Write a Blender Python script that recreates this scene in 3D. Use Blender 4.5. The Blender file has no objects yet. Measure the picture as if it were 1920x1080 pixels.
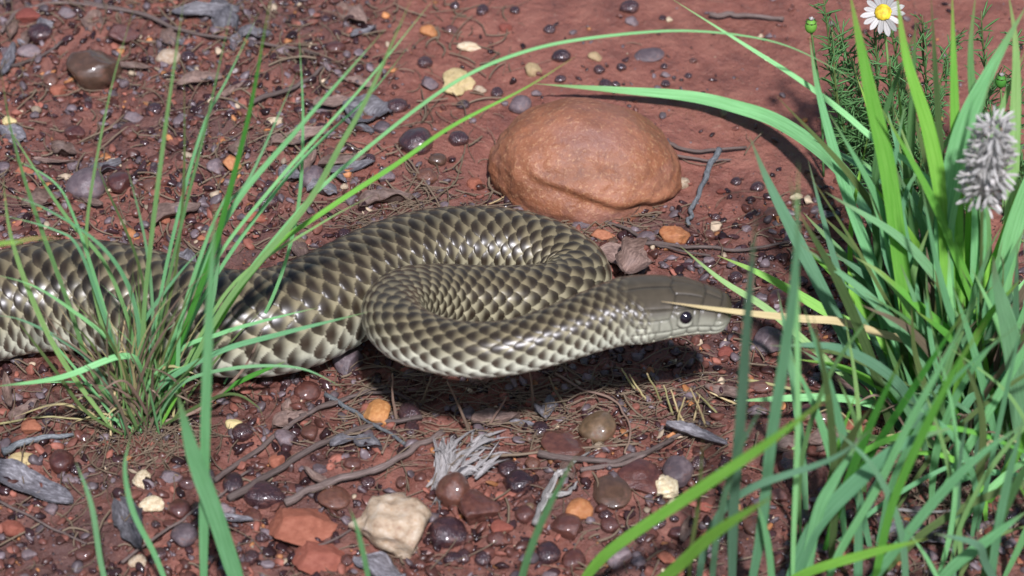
import bpy, bmesh, math, random
import numpy as np
from mathutils import Vector, Matrix

# ------------------------------------------------------------------ camera, sky, torch light
S = 0.01                       # everything below is laid out in centimetres
sc = bpy.context.scene
col = sc.collection
D, PITCH, PXCM = 130.0, math.radians(40), 44.0
CAM = np.array([0, -D * math.cos(PITCH), D * math.sin(PITCH)])
FPX = PXCM * D
cd = bpy.data.cameras.new('camera'); cam = bpy.data.objects.new('camera', cd); col.objects.link(cam)
cam.location = CAM * S
cam.rotation_euler = (math.pi / 2 - PITCH, 0, 0)
cd.sensor_width = 36; cd.lens = 36 * FPX / 1920
cd.clip_start = 0.02; cd.clip_end = 200
cd.dof.use_dof = True; cd.dof.focus_distance = (D - 1.5) * S; cd.dof.aperture_fstop = 11
sc.camera = cam

SUN_EL, SUN_AZ = math.radians(56), math.radians(-81)      # azimuth of the light seen from the scene (x axis = 0)
w = bpy.data.worlds.new('World'); sc.world = w; w.use_nodes = True
nt = w.node_tree; bg = nt.nodes['Background']
sky = nt.nodes.new('ShaderNodeTexSky'); sky.sky_type = 'NISHITA'; sky.sun_disc = False
sky.sun_elevation = SUN_EL; sky.sun_rotation = math.pi / 2 - SUN_AZ
nt.links.new(sky.outputs[0], bg.inputs[0]); bg.inputs[1].default_value = 0.065
sd = bpy.data.lights.new('sun', 'SUN'); sd.energy = 4.2; sd.angle = math.radians(3.0); sd.color = (0.95, 0.93, 1.0)
sun = bpy.data.objects.new('sun', sd); col.objects.link(sun)
ldir = Vector((math.cos(SUN_EL) * math.cos(SUN_AZ), math.cos(SUN_EL) * math.sin(SUN_AZ), math.sin(SUN_EL)))
sun.rotation_euler = ldir.to_track_quat('Z', 'Y').to_euler(); sun.location = (0, 0, 2)
sc.view_settings.view_transform = 'Standard'; sc.view_settings.look = 'None'
sc.view_settings.exposure = 0.5; sc.view_settings.gamma = 1
sc.cycles.max_bounces = 6; sc.cycles.use_denoising = True

rng = np.random.default_rng(7); random.seed(7)
def U(a, b): return float(rng.uniform(a, b))

# ------------------------------------------------------------------ helpers
FW = np.array([0, math.cos(PITCH), -math.sin(PITCH)]); UP = np.array([0, math.sin(PITCH), math.cos(PITCH)]); RT = np.array([1., 0, 0])
def ray(px, py): return FW + RT * (px - 960) / FPX + UP * (540 - py) / FPX
def G(px, py, z=0.0):
    d = ray(px, py); return CAM + d * ((z - CAM[2]) / d[2])
def V(px, py, Y):
    d = ray(px, py); return CAM + d * ((Y - CAM[1]) / d[1])

_perm = np.random.default_rng(3).random(1 << 16)
def _h(ix, iy, iz): return _perm[(ix * 73856093 ^ iy * 19349663 ^ iz * 83492791) & 0xffff]
def noise(x, y, z=0.0):
    x, y, z = np.broadcast_arrays(np.asarray(x, float), np.asarray(y, float), np.asarray(z, float))
    ix, iy, iz = np.floor(x).astype(np.int64), np.floor(y).astype(np.int64), np.floor(z).astype(np.int64)
    fx, fy, fz = x - ix, y - iy, z - iz
    fx, fy, fz = [f * f * f * (f * (f * 6 - 15) + 10) for f in (fx, fy, fz)]
    r = 0
    for dx in (0, 1):
        for dy in (0, 1):
            for dz in (0, 1):
                r = r + _h(ix + dx, iy + dy, iz + dz) * (fx if dx else 1 - fx) * (fy if dy else 1 - fy) * (fz if dz else 1 - fz)
    return r * 2 - 1
def fbm(x, y, z=0.0, o=4):
    r, a, f = 0, 1.0, 1.0
    for k in range(o):
        r = r + a * noise(x * f + 17.3 * k, y * f + 5.1 * k, np.asarray(z) * f + 9.7 * k); a *= .5; f *= 2.03
    return r
def sstep(a, b, x):
    t = np.clip((x - a) / (b - a), 0, 1); return t * t * (3 - 2 * t)

def smooth_clay(x, y):         # 1 on the bare clay behind the boulder, 0 on the gravel
    return sstep(3.0, 9.0, x * .25 + y - 2.0 + 2.2 * noise(x * .16, y * .16, 3)) * sstep(-10, -3, x)
def gh(x, y):
    x = np.asarray(x, float); y = np.asarray(y, float)
    c = smooth_clay(x, y)
    return .42 * noise(x * .09, y * .09, 1.5) + .22 * noise(x * .3, y * .3, 4.2) + (1 - .75 * c) * (.16 * fbm(x * .8, y * .8, 2.2, 3))

def mesh(name, v, f, m=None, smooth=True, attrs=None):
    v = np.asarray(v, np.float64) * S
    me = bpy.data.meshes.new(name)
    if isinstance(f, np.ndarray):
        k = f.shape[1]; n = len(f)
        me.vertices.add(len(v)); me.vertices.foreach_set('co', v.astype(np.float32).ravel())
        me.loops.add(n * k); me.loops.foreach_set('vertex_index', f.astype(np.int32).ravel())
        me.polygons.add(n); me.polygons.foreach_set('loop_start', np.arange(0, n * k, k, dtype=np.int32))
    else:
        me.from_pydata(v.tolist(), [], f)
    me.update(calc_edges=True)
    if smooth: me.polygons.foreach_set('use_smooth', np.ones(len(me.polygons), bool))
    for an, (ty, data) in (attrs or {}).items():
        a = me.attributes.new(an, ty, 'POINT')
        a.data.foreach_set('color' if 'COLOR' in ty else 'vector' if 'VECTOR' in ty else 'value', np.asarray(data, np.float32).ravel())
    if m is not None: me.materials.append(m)
    return me
def link(name, me, parent=None, loc=None):
    o = bpy.data.objects.new(name, me); col.objects.link(o)
    if parent is not None: o.parent = parent
    if loc is not None: o.location = np.asarray(loc) * S
    return o
def tag(o, label=None, cat=None, group=None, kind=None):
    if label: o['label'] = label
    if cat: o['category'] = cat
    if group: o['group'] = group
    if kind: o['kind'] = kind
    return o
def empty(name, loc):
    o = link(name, None, None, loc); o.empty_display_size = .01; return o
def quads(nu, nv, closed_v=False):
    i = np.arange(nu - 1)[:, None]; j = np.arange(nv if closed_v else nv - 1)[None, :]
    j2 = (j + 1) % nv
    return np.stack([i * nv + j, i * nv + j2, (i + 1) * nv + j2, (i + 1) * nv + j], -1).reshape(-1, 4)

# ------------------------------------------------------------------ materials
class N:
    def __init__(s, name):
        s.m = bpy.data.materials.new(name); s.m.use_nodes = True; s.t = s.m.node_tree
        s.b = s.t.nodes['Principled BSDF']; s.o = s.t.nodes['Material Output']
    def n(s, ty, **kw):
        x = s.t.nodes.new('ShaderNode' + ty)
        for k, v in kw.items(): setattr(x, k, v)
        return x
    def l(s, a, b): s.t.links.new(a, b)
    def noise(s, scale, detail=4, vec=None, rough=.55):
        x = s.n('TexNoise'); x.inputs['Scale'].default_value = scale; x.inputs['Detail'].default_value = detail; x.inputs['Roughness'].default_value = rough
        if vec is not None: s.l(vec, x.inputs['Vector'])
        return x.outputs['Fac']
    def ramp(s, fac, stops):
        r = s.n('ValToRGB'); e = r.color_ramp.elements
        while len(e) < len(stops): e.new(.5)
        for k, (p, c) in enumerate(stops): e[k].position = p; e[k].color = (*c, 1)
        s.l(fac, r.inputs[0]); return r.outputs[0]
    def mix(s, fac, a, b, blend='MIX'):
        x = s.n('MixRGB', blend_type=blend)
        for q, i in ((fac, 0), (a, 1), (b, 2)):
            if hasattr(q, 'links'): s.l(q, x.inputs[i])
            else: x.inputs[i].default_value = q if i == 0 else (*q, 1)
        return x.outputs[0]
    def math(s, op, a, b=0.0):
        x = s.n('Math', operation=op)
        for q, i in ((a, 0), (b, 1)):
            if hasattr(q, 'links'): s.l(q, x.inputs[i])
            else: x.inputs[i].default_value = q
        return x.outputs[0]
    def bump(s, h, strength, dist):
        x = s.n('Bump'); x.inputs['Strength'].default_value = strength; x.inputs['Distance'].default_value = dist * S
        s.l(h, x.inputs['Height']); s.l(x.outputs[0], s.b.inputs['Normal'])
    def fin(s, color=None, rough=.6, spec=.5):
        if color is not None:
            if hasattr(color, 'links'): s.l(color, s.b.inputs['Base Color'])
            else: s.b.inputs['Base Color'].default_value = (*color, 1)
        if hasattr(rough, 'links'): s.l(rough, s.b.inputs['Roughness'])
        else: s.b.inputs['Roughness'].default_value = rough
        s.b.inputs['Specular IOR Level'].default_value = spec
        return s.m
def objpos(n): return n.n('TexCoord').outputs['Object']
def worldpos(n): return n.n('NewGeometry').outputs['Position']

def m_soil():
    n = N('red_soil'); p = worldpos(n)
    a = n.noise(9, 5, p); b = n.noise(70, 6, p, .65); c = n.noise(420, 3, p, .7)
    c1 = n.ramp(a, [(.3, (.145, .048, .033)), (.5, (.235, .080, .055)), (.72, (.31, .118, .084))])
    c2 = n.ramp(b, [(.28, (.070, .029, .022)), (.5, (.21, .078, .052)), (.75, (.35, .155, .105))])
    k = n.mix(.55, c1, c2)
    cl = n.n('Attribute'); cl.attribute_name = 'clay'
    hum = n.math('MULTIPLY', n.math('SUBTRACT', 1.0, cl.outputs['Fac']), n.ramp(n.noise(16, 5, p, .68), [(.40, (0,) * 3), (.60, (.75,) * 3)]))
    k = n.mix(hum, k, (.062, .036, .033))
    k = n.mix(n.ramp(c, [(.60, (0, 0, 0)), (.72, (.5, .5, .5))]), k, (.34, .20, .14))
    h = n.math('ADD', n.math('MULTIPLY', n.noise(150, 6, p, .7), .7), n.math('MULTIPLY', c, .3))
    n.bump(h, 1.0, .36)
    return n.fin(k, n.ramp(b, [(.3, (.36,) * 3), (.7, (.75,) * 3)]), .5)
def m_stone(name, cols, rough, bump_s=.25, scale=60, spec=.5, spots=None):
    n = N(name); p = objpos(n); oi = n.n('ObjectInfo').outputs['Random']
    a = n.noise(scale * 4.5, 7, p, .66)
    k = n.ramp(a, [(.25, cols[0]), (.5, cols[1]), (.78, cols[2])])
    hs = n.n('HueSaturation'); n.l(k, hs.inputs['Color'])
    n.l(n.math('ADD', n.math('MULTIPLY', oi, .7), .65), hs.inputs['Value'])
    n.l(n.math('ADD', n.math('MULTIPLY', oi, .03), .485), hs.inputs['Hue'])
    k = hs.outputs[0]
    d = n.noise(1100, 4, p, .7)
    if spots: k = n.mix(n.ramp(d, [(.56, (0,) * 3), (.70, (spots[1],) * 3)]), k, spots[0])
    dirt = n.noise(150, 6, p, .72)
    k = n.mix(n.ramp(dirt, [(.54, (0,) * 3), (.70, (.55,) * 3)]), k, (.20, .075, .045))
    n.bump(n.math('ADD', n.math('MULTIPLY', a, .6), n.math('MULTIPLY', d, .4)), bump_s, .12)
    if rough < .4: n.b.inputs['Coat Weight'].default_value = .7; n.b.inputs['Coat Roughness'].default_value = .10
    r = n.math('ADD', n.math('MULTIPLY', n.ramp(dirt, [(.45, (0,) * 3), (.72, (.35,) * 3)]), 1.0), rough)
    return n.fin(k, r, spec)
M = {}
M['soil'] = m_soil()
M['dark'] = m_stone('ironstone', [(.018, .010, .013), (.040, .018, .021), (.085, .036, .034)], .16, .6, 70, .6)
M['brown'] = m_stone('brown_pebble', [(.050, .018, .014), (.098, .036, .026), (.16, .062, .042)], .30, .55, 60, .5)
M['red'] = m_stone('red_slab', [(.16, .048, .030), (.25, .080, .050), (.34, .13, .085)], .72, .5, 80, .3)
M['cream'] = m_stone('cream_quartz', [(.24, .14, .07), (.62, .49, .32), (.86, .78, .62)], .55, 1.0, 55, .4, ((.42, .22, .09), .6))
M['yellow'] = m_stone('yellow_chip', [(.30, .21, .09), (.45, .34, .17), (.58, .46, .27)], .6, .5, 70, .4)
M['orange'] = m_stone('ochre_stone', [(.22, .075, .03), (.36, .14, .055), (.50, .26, .12)], .55, .4, 70, .4)
M['grey'] = m_stone('purple_grey_stone', [(.065, .050, .058), (.13, .095, .10), (.22, .17, .17)], .42, .4, 60, .5)
M['olive'] = m_stone('olive_pebble', [(.055, .035, .020), (.105, .062, .036), (.17, .10, .058)], .36, .3, 55, .5)
def m_boulder():
    n = N('boulder_sandstone'); p = objpos(n)
    a = n.noise(45, 6, p, .65); b = n.noise(230, 6, p, .72); c = n.noise(620, 3, p, .6)
    k = n.ramp(a, [(.28, (.18, .066, .030)), (.5, (.28, .108, .052)), (.75, (.36, .155, .085))])
    k = n.mix(n.ramp(b, [(.35, (.6,) * 3), (.52, (0,) * 3)]), k, (.17, .070, .045))
    k = n.mix(n.ramp(c, [(.54, (0,) * 3), (.70, (.7,) * 3)]), k, (.46, .25, .13))
    bd = n.n('TexNoise'); mp = n.n('Mapping'); mp.inputs['Scale'].default_value = (14, 14, 90); mp.inputs['Rotation'].default_value = (0, .25, 0)
    n.l(p, mp.inputs[0]); n.l(mp.outputs[0], bd.inputs['Vector']); bd.inputs['Scale'].default_value = 1.0
    k = n.mix(n.ramp(bd.outputs['Fac'], [(.52, (0,) * 3), (.68, (.45,) * 3)]), k, (.24, .13, .12))
    n.bump(n.math('ADD', n.math('MULTIPLY', b, .6), n.math('MULTIPLY', c, .4)), .8, .13)
    return n.fin(k, .50, .45)
M['boulder'] = m_boulder()
def m_gravel():
    n = N('gravel_chips'); at = n.n('Attribute'); at.attribute_name = 'Col'; p = worldpos(n)
    a = n.noise(300, 4, p, .65)
    k = n.mix(1.0, at.outputs['Color'], n.ramp(a, [(.3, (.62,) * 3), (.7, (1.25,) * 3)]), 'MULTIPLY')
    n.bump(a, .4, .05)
    return n.fin(k, n.math('ADD', n.math('MULTIPLY', at.outputs['Alpha'], .8), .0), .5)
M['gravel'] = m_gravel()
def m_blade(name, c0, c1, tip, trans=.46, rough=.5):
    n = N(name); at = n.n('Attribute'); at.attribute_name = 'uvw'; oi = n.n('ObjectInfo').outputs['Random']
    mp = n.n('Mapping'); mp.inputs['Scale'].default_value = (4.5, .5, 1); n.l(at.outputs['Vector'], mp.inputs[0])
    n.l(n.n('CombineXYZ').outputs[0], mp.inputs['Location'])
    s = n.noise(1.0, 3, mp.outputs[0])
    k = n.ramp(s, [(.3, c0), (.7, c1)])
    big = n.noise(1.0, 2, None); 
    hs = n.n('HueSaturation'); n.l(k, hs.inputs['Color'])
    n.l(n.math('ADD', n.math('MULTIPLY', oi, .6), .70), hs.inputs['Value'])
    n.l(n.math('ADD', n.math('MULTIPLY', oi, -.05), .525), hs.inputs['Hue'])
    sx = n.n('SeparateXYZ'); n.l(at.outputs['Vector'], sx.inputs[0])
    k = n.mix(n.ramp(sx.outputs[2], [(.86, (0,) * 3), (1.0, (.75,) * 3)]), hs.outputs[0], tip)
    n.bump(s, .25, .03)
    n.fin(k, rough, .3)
    tr = n.n('BsdfTranslucent'); n.l(k, tr.inputs[0]); mx = n.n('MixShader'); mx.inputs[0].default_value = trans
    n.l(n.b.outputs[0], mx.inputs[1]); n.l(tr.outputs[0], mx.inputs[2]); n.l(mx.outputs[0], n.o.inputs[0])
    return n.m
M['mint'] = m_blade('grass_mint', (.19, .50, .19), (.33, .70, .33), (.30, .36, .12))
M['green'] = m_blade('grass_green', (.19, .40, .12), (.33, .56, .22), (.30, .28, .10))
M['lime'] = m_blade('grass_lime', (.15, .46, .055), (.26, .60, .11), (.40, .42, .12))
M['dull'] = m_blade('grass_dull', (.17, .38, .19), (.27, .52, .29), (.25, .22, .10))
M['olive_grass'] = m_blade('grass_olive', (.11, .18, .055), (.21, .29, .10), (.28, .20, .10))
M['straw'] = m_blade('grass_straw', (.42, .34, .15), (.60, .52, .27), (.45, .33, .18), .2)
M['dead'] = m_blade('grass_dead', (.14, .095, .062), (.27, .20, .14), (.25, .18, .12), .15, .6)
def m_wood(name, c0, c1, c2, rough=.75, st=(9, 1.2, 1)):
    n = N(name); at = n.n('Attribute'); at.attribute_name = 'uvw'; oi = n.n('ObjectInfo').outputs['Random']
    mp = n.n('Mapping'); mp.inputs['Scale'].default_value = st; n.l(at.outputs['Vector'], mp.inputs[0])
    s = n.noise(1.0, 5, mp.outputs[0], .65)
    k = n.ramp(s, [(.28, c0), (.5, c1), (.75, c2)])
    hs = n.n('HueSaturation'); n.l(k, hs.inputs['Color']); n.l(n.math('ADD', n.math('MULTIPLY', oi, .6), .7), hs.inputs['Value'])
    n.bump(s, .7, .06)
    return n.fin(hs.outputs[0], rough, .3)
M['twig'] = m_wood('twig_bark', (.055, .038, .032), (.12, .088, .076), (.23, .18, .165))
M['grey_wood'] = m_wood('weathered_wood', (.09, .08, .075), (.30, .28, .26), (.62, .59, .56), .65)
M['lichen'] = m_wood('lichen_wood', (.05, .05, .055), (.14, .15, .155), (.30, .32, .33), .7, (9, 6, 1))
M['bark'] = m_wood('silver_bark', (.045, .038, .036), (.28, .26, .25), (.72, .69, .66), .7, (14, 3, 1))
M['leaf_grey'] = m_wood('dead_leaf_grey', (.045, .040, .042), (.12, .112, .12), (.30, .29, .305), .5, (6, 3.5, 1))
M['leaf_brown'] = m_wood('dead_leaf_brown', (.07, .045, .036), (.16, .105, .085), (.30, .21, .17), .55, (6, 3.5, 1))
def m_attr(name, rough, spec=.5, bump=None):
    n = N(name); at = n.n('Attribute'); at.attribute_name = 'Col'; k = at.outputs['Color']
    a = n.noise(260, 4, objpos(n), .6)
    k = n.mix(1.0, k, n.ramp(a, [(.3, (.84,) * 3), (.7, (1.12,) * 3)]), 'MULTIPLY')
    if bump: n.bump(a, bump, .02)
    return n.fin(k, rough, spec)
M['snake'] = m_attr('snake_skin', .34, .48, .10)
M['petal'] = m_blade('white_petal', (.52, .50, .46), (.78, .77, .74), (.80, .79, .76), .5, .75)
M['eye'] = N('snake_eye').fin((.010, .006, .012), .06, .8)
n_ = N('daisy_disc'); M['disc'] = n_.fin(n_.ramp(n_.noise(500, 3, objpos(n_)), [(.35, (.45, .28, .01)), (.65, (.75, .58, .03))]), .6)

# ------------------------------------------------------------------ ground
def axis(lo, hi, step, far, n=34):
    c = np.arange(lo, hi + step / 2, step)
    g = np.geomspace(step * 2, far, n)
    return np.concatenate([lo - g[::-1], c, hi + g])
gx, gy = axis(-31, 31, .15, 3000), axis(-30, 32, .15, 3000)
X, Y = np.meshgrid(gx, gy, indexing='ij')
CL = smooth_clay(X, Y)
Z = gh(X, Y) + ((1 - .8 * CL) * (.13 * np.abs(fbm(X * 1.35, Y * 1.35, 6.6, 3)) - .07) + (1 - .55 * CL) * .075 * fbm(X * 3.3, Y * 3.3, 8.8, 3)) * (np.abs(X) < 40) * (np.abs(Y) < 40)
tag(link('ground', mesh('ground', np.stack([X, Y, Z], -1).reshape(-1, 3), quads(len(gx), len(gy)), M['soil'], True, {'clay': ('FLOAT', CL.ravel())})),
    'bare red soil', 'soil', kind='structure')

# ------------------------------------------------------------------ snake
# centre line from tail to head: pixel of the body's centre, height of the centre above the soil, radius (cm)
PATH = [(-1130, 640, .35, .06), (-980, 690, .5, .45), (-780, 740, .9, .95), (-540, 750, 1.25, 1.35), (-330, 700, 1.5, 1.6), (-200, 660, 1.7, 1.8), (-90, 610, 1.9, 1.95), (20, 568, 2.05, 2.1), (140, 553, 2.15, 2.2), (250, 568, 2.15, 2.2), (350, 594, 2.1, 2.12),
        (450, 608, 2.1, 2.1), (545, 596, 2.1, 2.1), (635, 556, 2.1, 2.05), (715, 513, 2.0, 1.98), (795, 482, 1.9, 1.88), (880, 469, 1.8, 1.78),
        (965, 472, 1.7, 1.70), (1040, 492, 1.7, 1.58), (1080, 524, 1.8, 1.48), (1058, 552, 2.1, 1.40), (990, 562, 2.5, 1.36), (905, 562, 2.9, 1.33),
        (825, 557, 3.5, 1.30), (766, 560, 4.3, 1.25), (736, 586, 5.0, 1.2), (757, 621, 5.6, 1.12), (815, 646, 5.9, 1.05), (890, 656, 6.2, 1.02),
        (975, 648, 6.4, 1.02), (1060, 621, 6.6, 1.08), (1130, 596, 6.7, 1.16), (1200, 580, 6.7, 1.25), (1290, 576, 6.65, 1.3), (1372, 590, 6.45, 1.3)]
ctrl = np.array([[*G(a, b, c), r] for a, b, c, r in PATH])
def spline(c, n=60):
    c = np.vstack([2 * c[0] - c[1], c, 2 * c[-1] - c[-2]]); out = []
    for i in range(1, len(c) - 2):
        t = np.linspace(0, 1, n, endpoint=False)[:, None]
        p0, p1, p2, p3 = c[i - 1], c[i], c[i + 1], c[i + 2]
        out.append(.5 * (2 * p1 + (p2 - p0) * t + (2 * p0 - 5 * p1 + 4 * p2 - p3) * t**2 + (3 * p1 - p0 - 3 * p2 + p3) * t**3))
    out.append(c[-2:-1]); return np.vstack(out)
def resample(p, step):
    d = np.r_[0, np.cumsum(np.linalg.norm(np.diff(p[:, :3], axis=0), axis=1))]
    n = int(d[-1] / step) + 1; s = np.linspace(0, d[-1], n)
    return np.stack([np.interp(s, d, p[:, k]) for k in range(p.shape[1])], -1), s
sp, s_ = resample(spline(ctrl), .045)
for _ in range(3):
    k = np.hanning(25); k /= k.sum(); q = np.pad(sp, ((12, 12), (0, 0)), mode='reflect', reflect_type='odd')
    sp = np.stack([np.convolve(q[:, j], k, 'valid') for j in range(4)], -1)
sp, s_ = resample(sp, .045)
L = s_[-1]; nu, nv = len(sp), 264
T = np.gradient(sp[:, :3], axis=0); T /= np.linalg.norm(T, axis=1)[:, None]
zup = np.array([0, 0, 1.]); UPV = zup - T * (T @ zup)[:, None]; UPV /= np.linalg.norm(UPV, axis=1)[:, None]
SD = np.cross(T, UPV)                                            # right-hand side of the animal (towards the camera at the head)
HL = 5.3
hs = np.clip((s_ - (L - HL)) / HL, 0, 1)                          # 0 nape .. 1 snout
def prof(pts, x): return np.interp(x, [p[0] for p in pts], [p[1] for p in pts])
def sm(a, k=15):
    kk = np.hanning(k + 2)[1:-1]; kk /= kk.sum(); return np.convolve(np.pad(a, k // 2, mode='edge'), kk, 'valid')
r = sp[:, 3]; inh = hs > 0
fin = np.sqrt(np.clip(1 - ((hs - .90) / .10).clip(0, 1)**2.2, 0, 1))
hw = np.where(inh, prof([(0, 1.2), (.12, 1.32), (.26, 1.50), (.40, 1.46), (.55, 1.30), (.70, 1.14), (.85, .98), (1, .80)], hs), r * 1.03)
ht = np.where(inh, prof([(0, 1.18), (.15, 1.14), (.35, 1.12), (.55, 1.06), (.70, .96), (.85, .78), (1, .58)], hs), r * .97)
hb = np.where(inh, prof([(0, 1.12), (.15, .98), (.35, 1.04), (.55, 1.0), (.70, .94), (.85, .82), (1, .66)], hs), r * .95)
hw, ht, hb = sm(hw) * fin, sm(ht) * fin, sm(hb) * fin
ang = np.linspace(-math.pi, math.pi, nv, endpoint=False)           # 0 = back, + = camera side of the head
# scale lattice: 17 rows over the back and flanks, wide plates under the belly
ROWS, BEL = 17, math.radians(138)
SL = np.interp(L - s_, [0, 4.5, 7, 10, 15, 19, 26, 60], [.36, .42, .64, .80, .78, .64, .72, .82])   # length of a scale along the body
u = np.cumsum(np.r_[0, np.diff(s_) / SL[1:]])
Ug, Ag = np.meshgrid(u, ang, indexing='ij'); HS = np.repeat(hs[:, None], nv, 1)
v = Ag / BEL * (ROWS / 2)
best = np.full(Ug.shape, -9.0); bp = np.zeros_like(best); bq = np.zeros_like(best); bid = np.zeros_like(best)
j0 = np.floor(v)
for dj in (-1, 0, 1, 2):
    j = j0 + dj; qv = v - j; off = .5 * np.mod(j, 2)
    i0 = np.round(Ug - off)
    for di in (-1, 0, 1):
        c = i0 + di + off; p = Ug - c
        ok = (p > -.55 + .52 * np.abs(qv)**2.3) & (np.abs(qv) < 1.02) & (p < 1.1)
        h = -p * 1.0 - .34 * qv * qv
        w_ = ok & (h > best)
        best = np.where(w_, h, best); bp = np.where(w_, p, bp); bq = np.where(w_, qv, bq); bid = np.where(w_, i0 + di + 131 * j, bid)
belly = sstep(0, .05, np.abs(Ag) - BEL)
tt = np.clip((.46 - bp), 0, 1.02)                                 # 0 front .. 1 free rear edge of a scale
latA = np.abs(Ag) / math.radians(60)
fade = sstep(.10 + .14 * np.clip(latA, 0, 1), .26 + .16 * np.clip(latA, 0, 1), HS)
amp = (.040 * r)[:, None] * (1 - fade)
dome = 1.25 * np.clip(1 - np.abs(bq)**2.0, 0, 1) * np.clip(1 - ((tt - .5) / .62)**2, 0, 1)
hgt = amp * (tt**1.15 * .75 + .75 * dome - .5)
edge = 1 - sstep(.0, .085, bp - (-.55 + .52 * np.abs(bq)**2.3))
hgt -= amp * .35 * edge * 0.6
ub = np.mod(Ug, 1.0); hb_ = amp * (1.05 * (1 - ub) - .4)
hgt = hgt * (1 - belly) + hb_ * belly
# head shields: grooves along sutures given in (position along the head, degrees from the crown)
SUT = [[(.17, 0), (.55, 0)], [(.15, 4), (.20, 28), (.27, 44), (.54, 50)], [(.53, 0), (.56, 16), (.54, 50)], [(.56, 16), (.76, 14)], [(.54, 50), (.76, 46)], [(.78, 0), (.76, 46)],
       [(.78, 0), (.91, 0)], [(.91, 0), (.90, 40)], [(.76, 46), (.75, 96)], [(.90, 40), (.88, 96)], [(.15, 101), (.30, 98), (.50, 103), (.66, 99), (.96, 96)],
       [(.38, 98), (.37, 126)], [(.53, 103), (.52, 124)], [(.66, 99), (.66, 122)], [(.76, 98), (.765, 120)], [(.86, 97), (.87, 118)], [(.54, 50), (.50, 72), (.53, 101)],
       [(.27, 44), (.31, 70), (.28, 98)], [(.31, 70), (.50, 72)], [(.42, 71), (.41, 99)], [(.53, 60), (.57, 72), (.57, 92), (.60, 99)], [(.70, 48), (.705, 96)],
       [(.20, 28), (.12, 45), (.18, 62), (.31, 70)], [(.12, 70), (.20, 84), (.30, 86)]]
SUT = [[(a, d if d < 50 else 50 + (d - 50) * .84) for a, d in l_] for l_ in SUT]
hi0 = int(np.argmax(hs > 0.02)); Hh, Ah = HS[hi0:], np.abs(np.degrees(Ag[hi0:]))
perdeg = (hw[hi0:] * 1.0 * math.pi / 180)[:, None] + 1e-4
dmin = np.full(Hh.shape, 9.0)
def segd(a, b):
    ax, ay = (Hh - a[0]) * HL, (Ah - a[1]) * perdeg; bx, by = (b[0] - a[0]) * HL, (b[1] - a[1]) * perdeg
    t = np.clip((ax * bx + ay * by) / (bx * bx + by * by + 1e-9), 0, 1); return np.hypot(ax - bx * t, ay - by * t)
for sline in SUT:
    for a, b in zip(sline[:-1], sline[1:]): dmin = np.minimum(dmin, segd(a, b))
dm = np.full(Hh.shape, 9.0)
MOUTH = [(.13, 116), (.30, 118), (.55, 113), (.80, 109), (.97, 105)]
for a, b in zip(MOUTH[:-1], MOUTH[1:]): dm = np.minimum(dm, segd(a, b))
hg = -.045 * np.exp(-(dmin / .035)**2) + .016 * sstep(0, .16, dmin) - .075 * np.exp(-(dm / .05)**2)
EYE = (.635, 69)
de = np.hypot((Hh - EYE[0]) * HL, (Ah - EYE[1]) * perdeg)
hg += .07 * np.exp(-((de - .36) / .13)**2) - .12 * np.exp(-(de / .25)**2)
dn = np.hypot((Hh - .915) * HL, (Ah - 72) * perdeg); hg -= .09 * np.exp(-(dn / .07)**2)
hgt[hi0:] += hg * sstep(.08, .2, Hh) * (1 - sstep(.955, .995, Hh))
ca, sa = np.cos(ang), np.sin(ang)
e = .88
cs = np.sign(sa) * np.abs(sa)**e; cc = np.sign(ca) * np.abs(ca)**e
yy = np.where(ca[None, :] > 0, ht[:, None], hb[:, None]) * cc[None, :]; xx = hw[:, None] * cs[None, :]
fac = 1 + hgt / np.maximum(np.hypot(xx, yy), .25)
P = sp[:, None, :3] + SD[:, None, :] * (xx * fac)[..., None] + UPV[:, None, :] * (yy * fac)[..., None]
# colours
lat = np.abs(Ag) / BEL
rnd = np.mod(np.sin(bid * 12.9898) * 43758.5453, 1.0)
dark = np.array([.026, .018, .011]); mid = np.array([.40, .365, .235]); pale = np.array([.90, .92, .74]); head = np.array([.070, .056, .037]); hside = np.array([.40, .395, .31])
dl = L - s_
lf0 = np.interp(dl, [0, 12.5, 16, 24, 30], [.34, .34, .62, .60, .44])[:, None]; lf1 = np.interp(dl, [0, 12.5, 16, 24, 30], [.86, .86, 1.05, 1.05, .92])[:, None]
lf = sstep(lf0, lf1, lat)[..., None]
frontc = mid * (1 - lf) + pale * lf
dorsal = (1 - sstep(.10, .70, lat))[..., None]
frontc = frontc * (1 - dorsal * np.array([.50, .55, .60]))
rear = dark[None, None] * (1 - .75 * lf) + np.array([.12, .09, .065]) * .75 * lf
df = sstep(.24, .70, tt + .12 * (rnd - .5) - .20 * lf[..., 0])
df = df * (1 - .35 * np.abs(bq)**2)
C = frontc * (1 - df[..., None]) + rear * df[..., None]
C = C * (.86 + .28 * rnd)[..., None]
cb = np.array([.80, .79, .62]) * (1 - .35 * sstep(.80, 1, ub))[..., None]
C = C * (1 - belly[..., None]) + cb * belly[..., None]
ha = (.35 * sstep(-.0, .12, HS) + .65 * fade)[..., None]; la = sstep(.42, .95, np.abs(Ag) / math.radians(100))[..., None]
lo_ = sstep(1.0, 1.10, np.abs(Ag) / math.radians(109))[..., None]
ch = head * (1 - la) + hside * la; ch = ch * (1 - lo_) + np.array([.50, .48, .36]) * lo_
g2 = np.zeros(Ug.shape); g2[hi0:] = np.exp(-(dmin / .032)**2) * .55 + np.exp(-(dm / .04)**2) * .6
ch = ch * (1 - g2[..., None]) 
C = C * (1 - ha) + ch * ha
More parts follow.
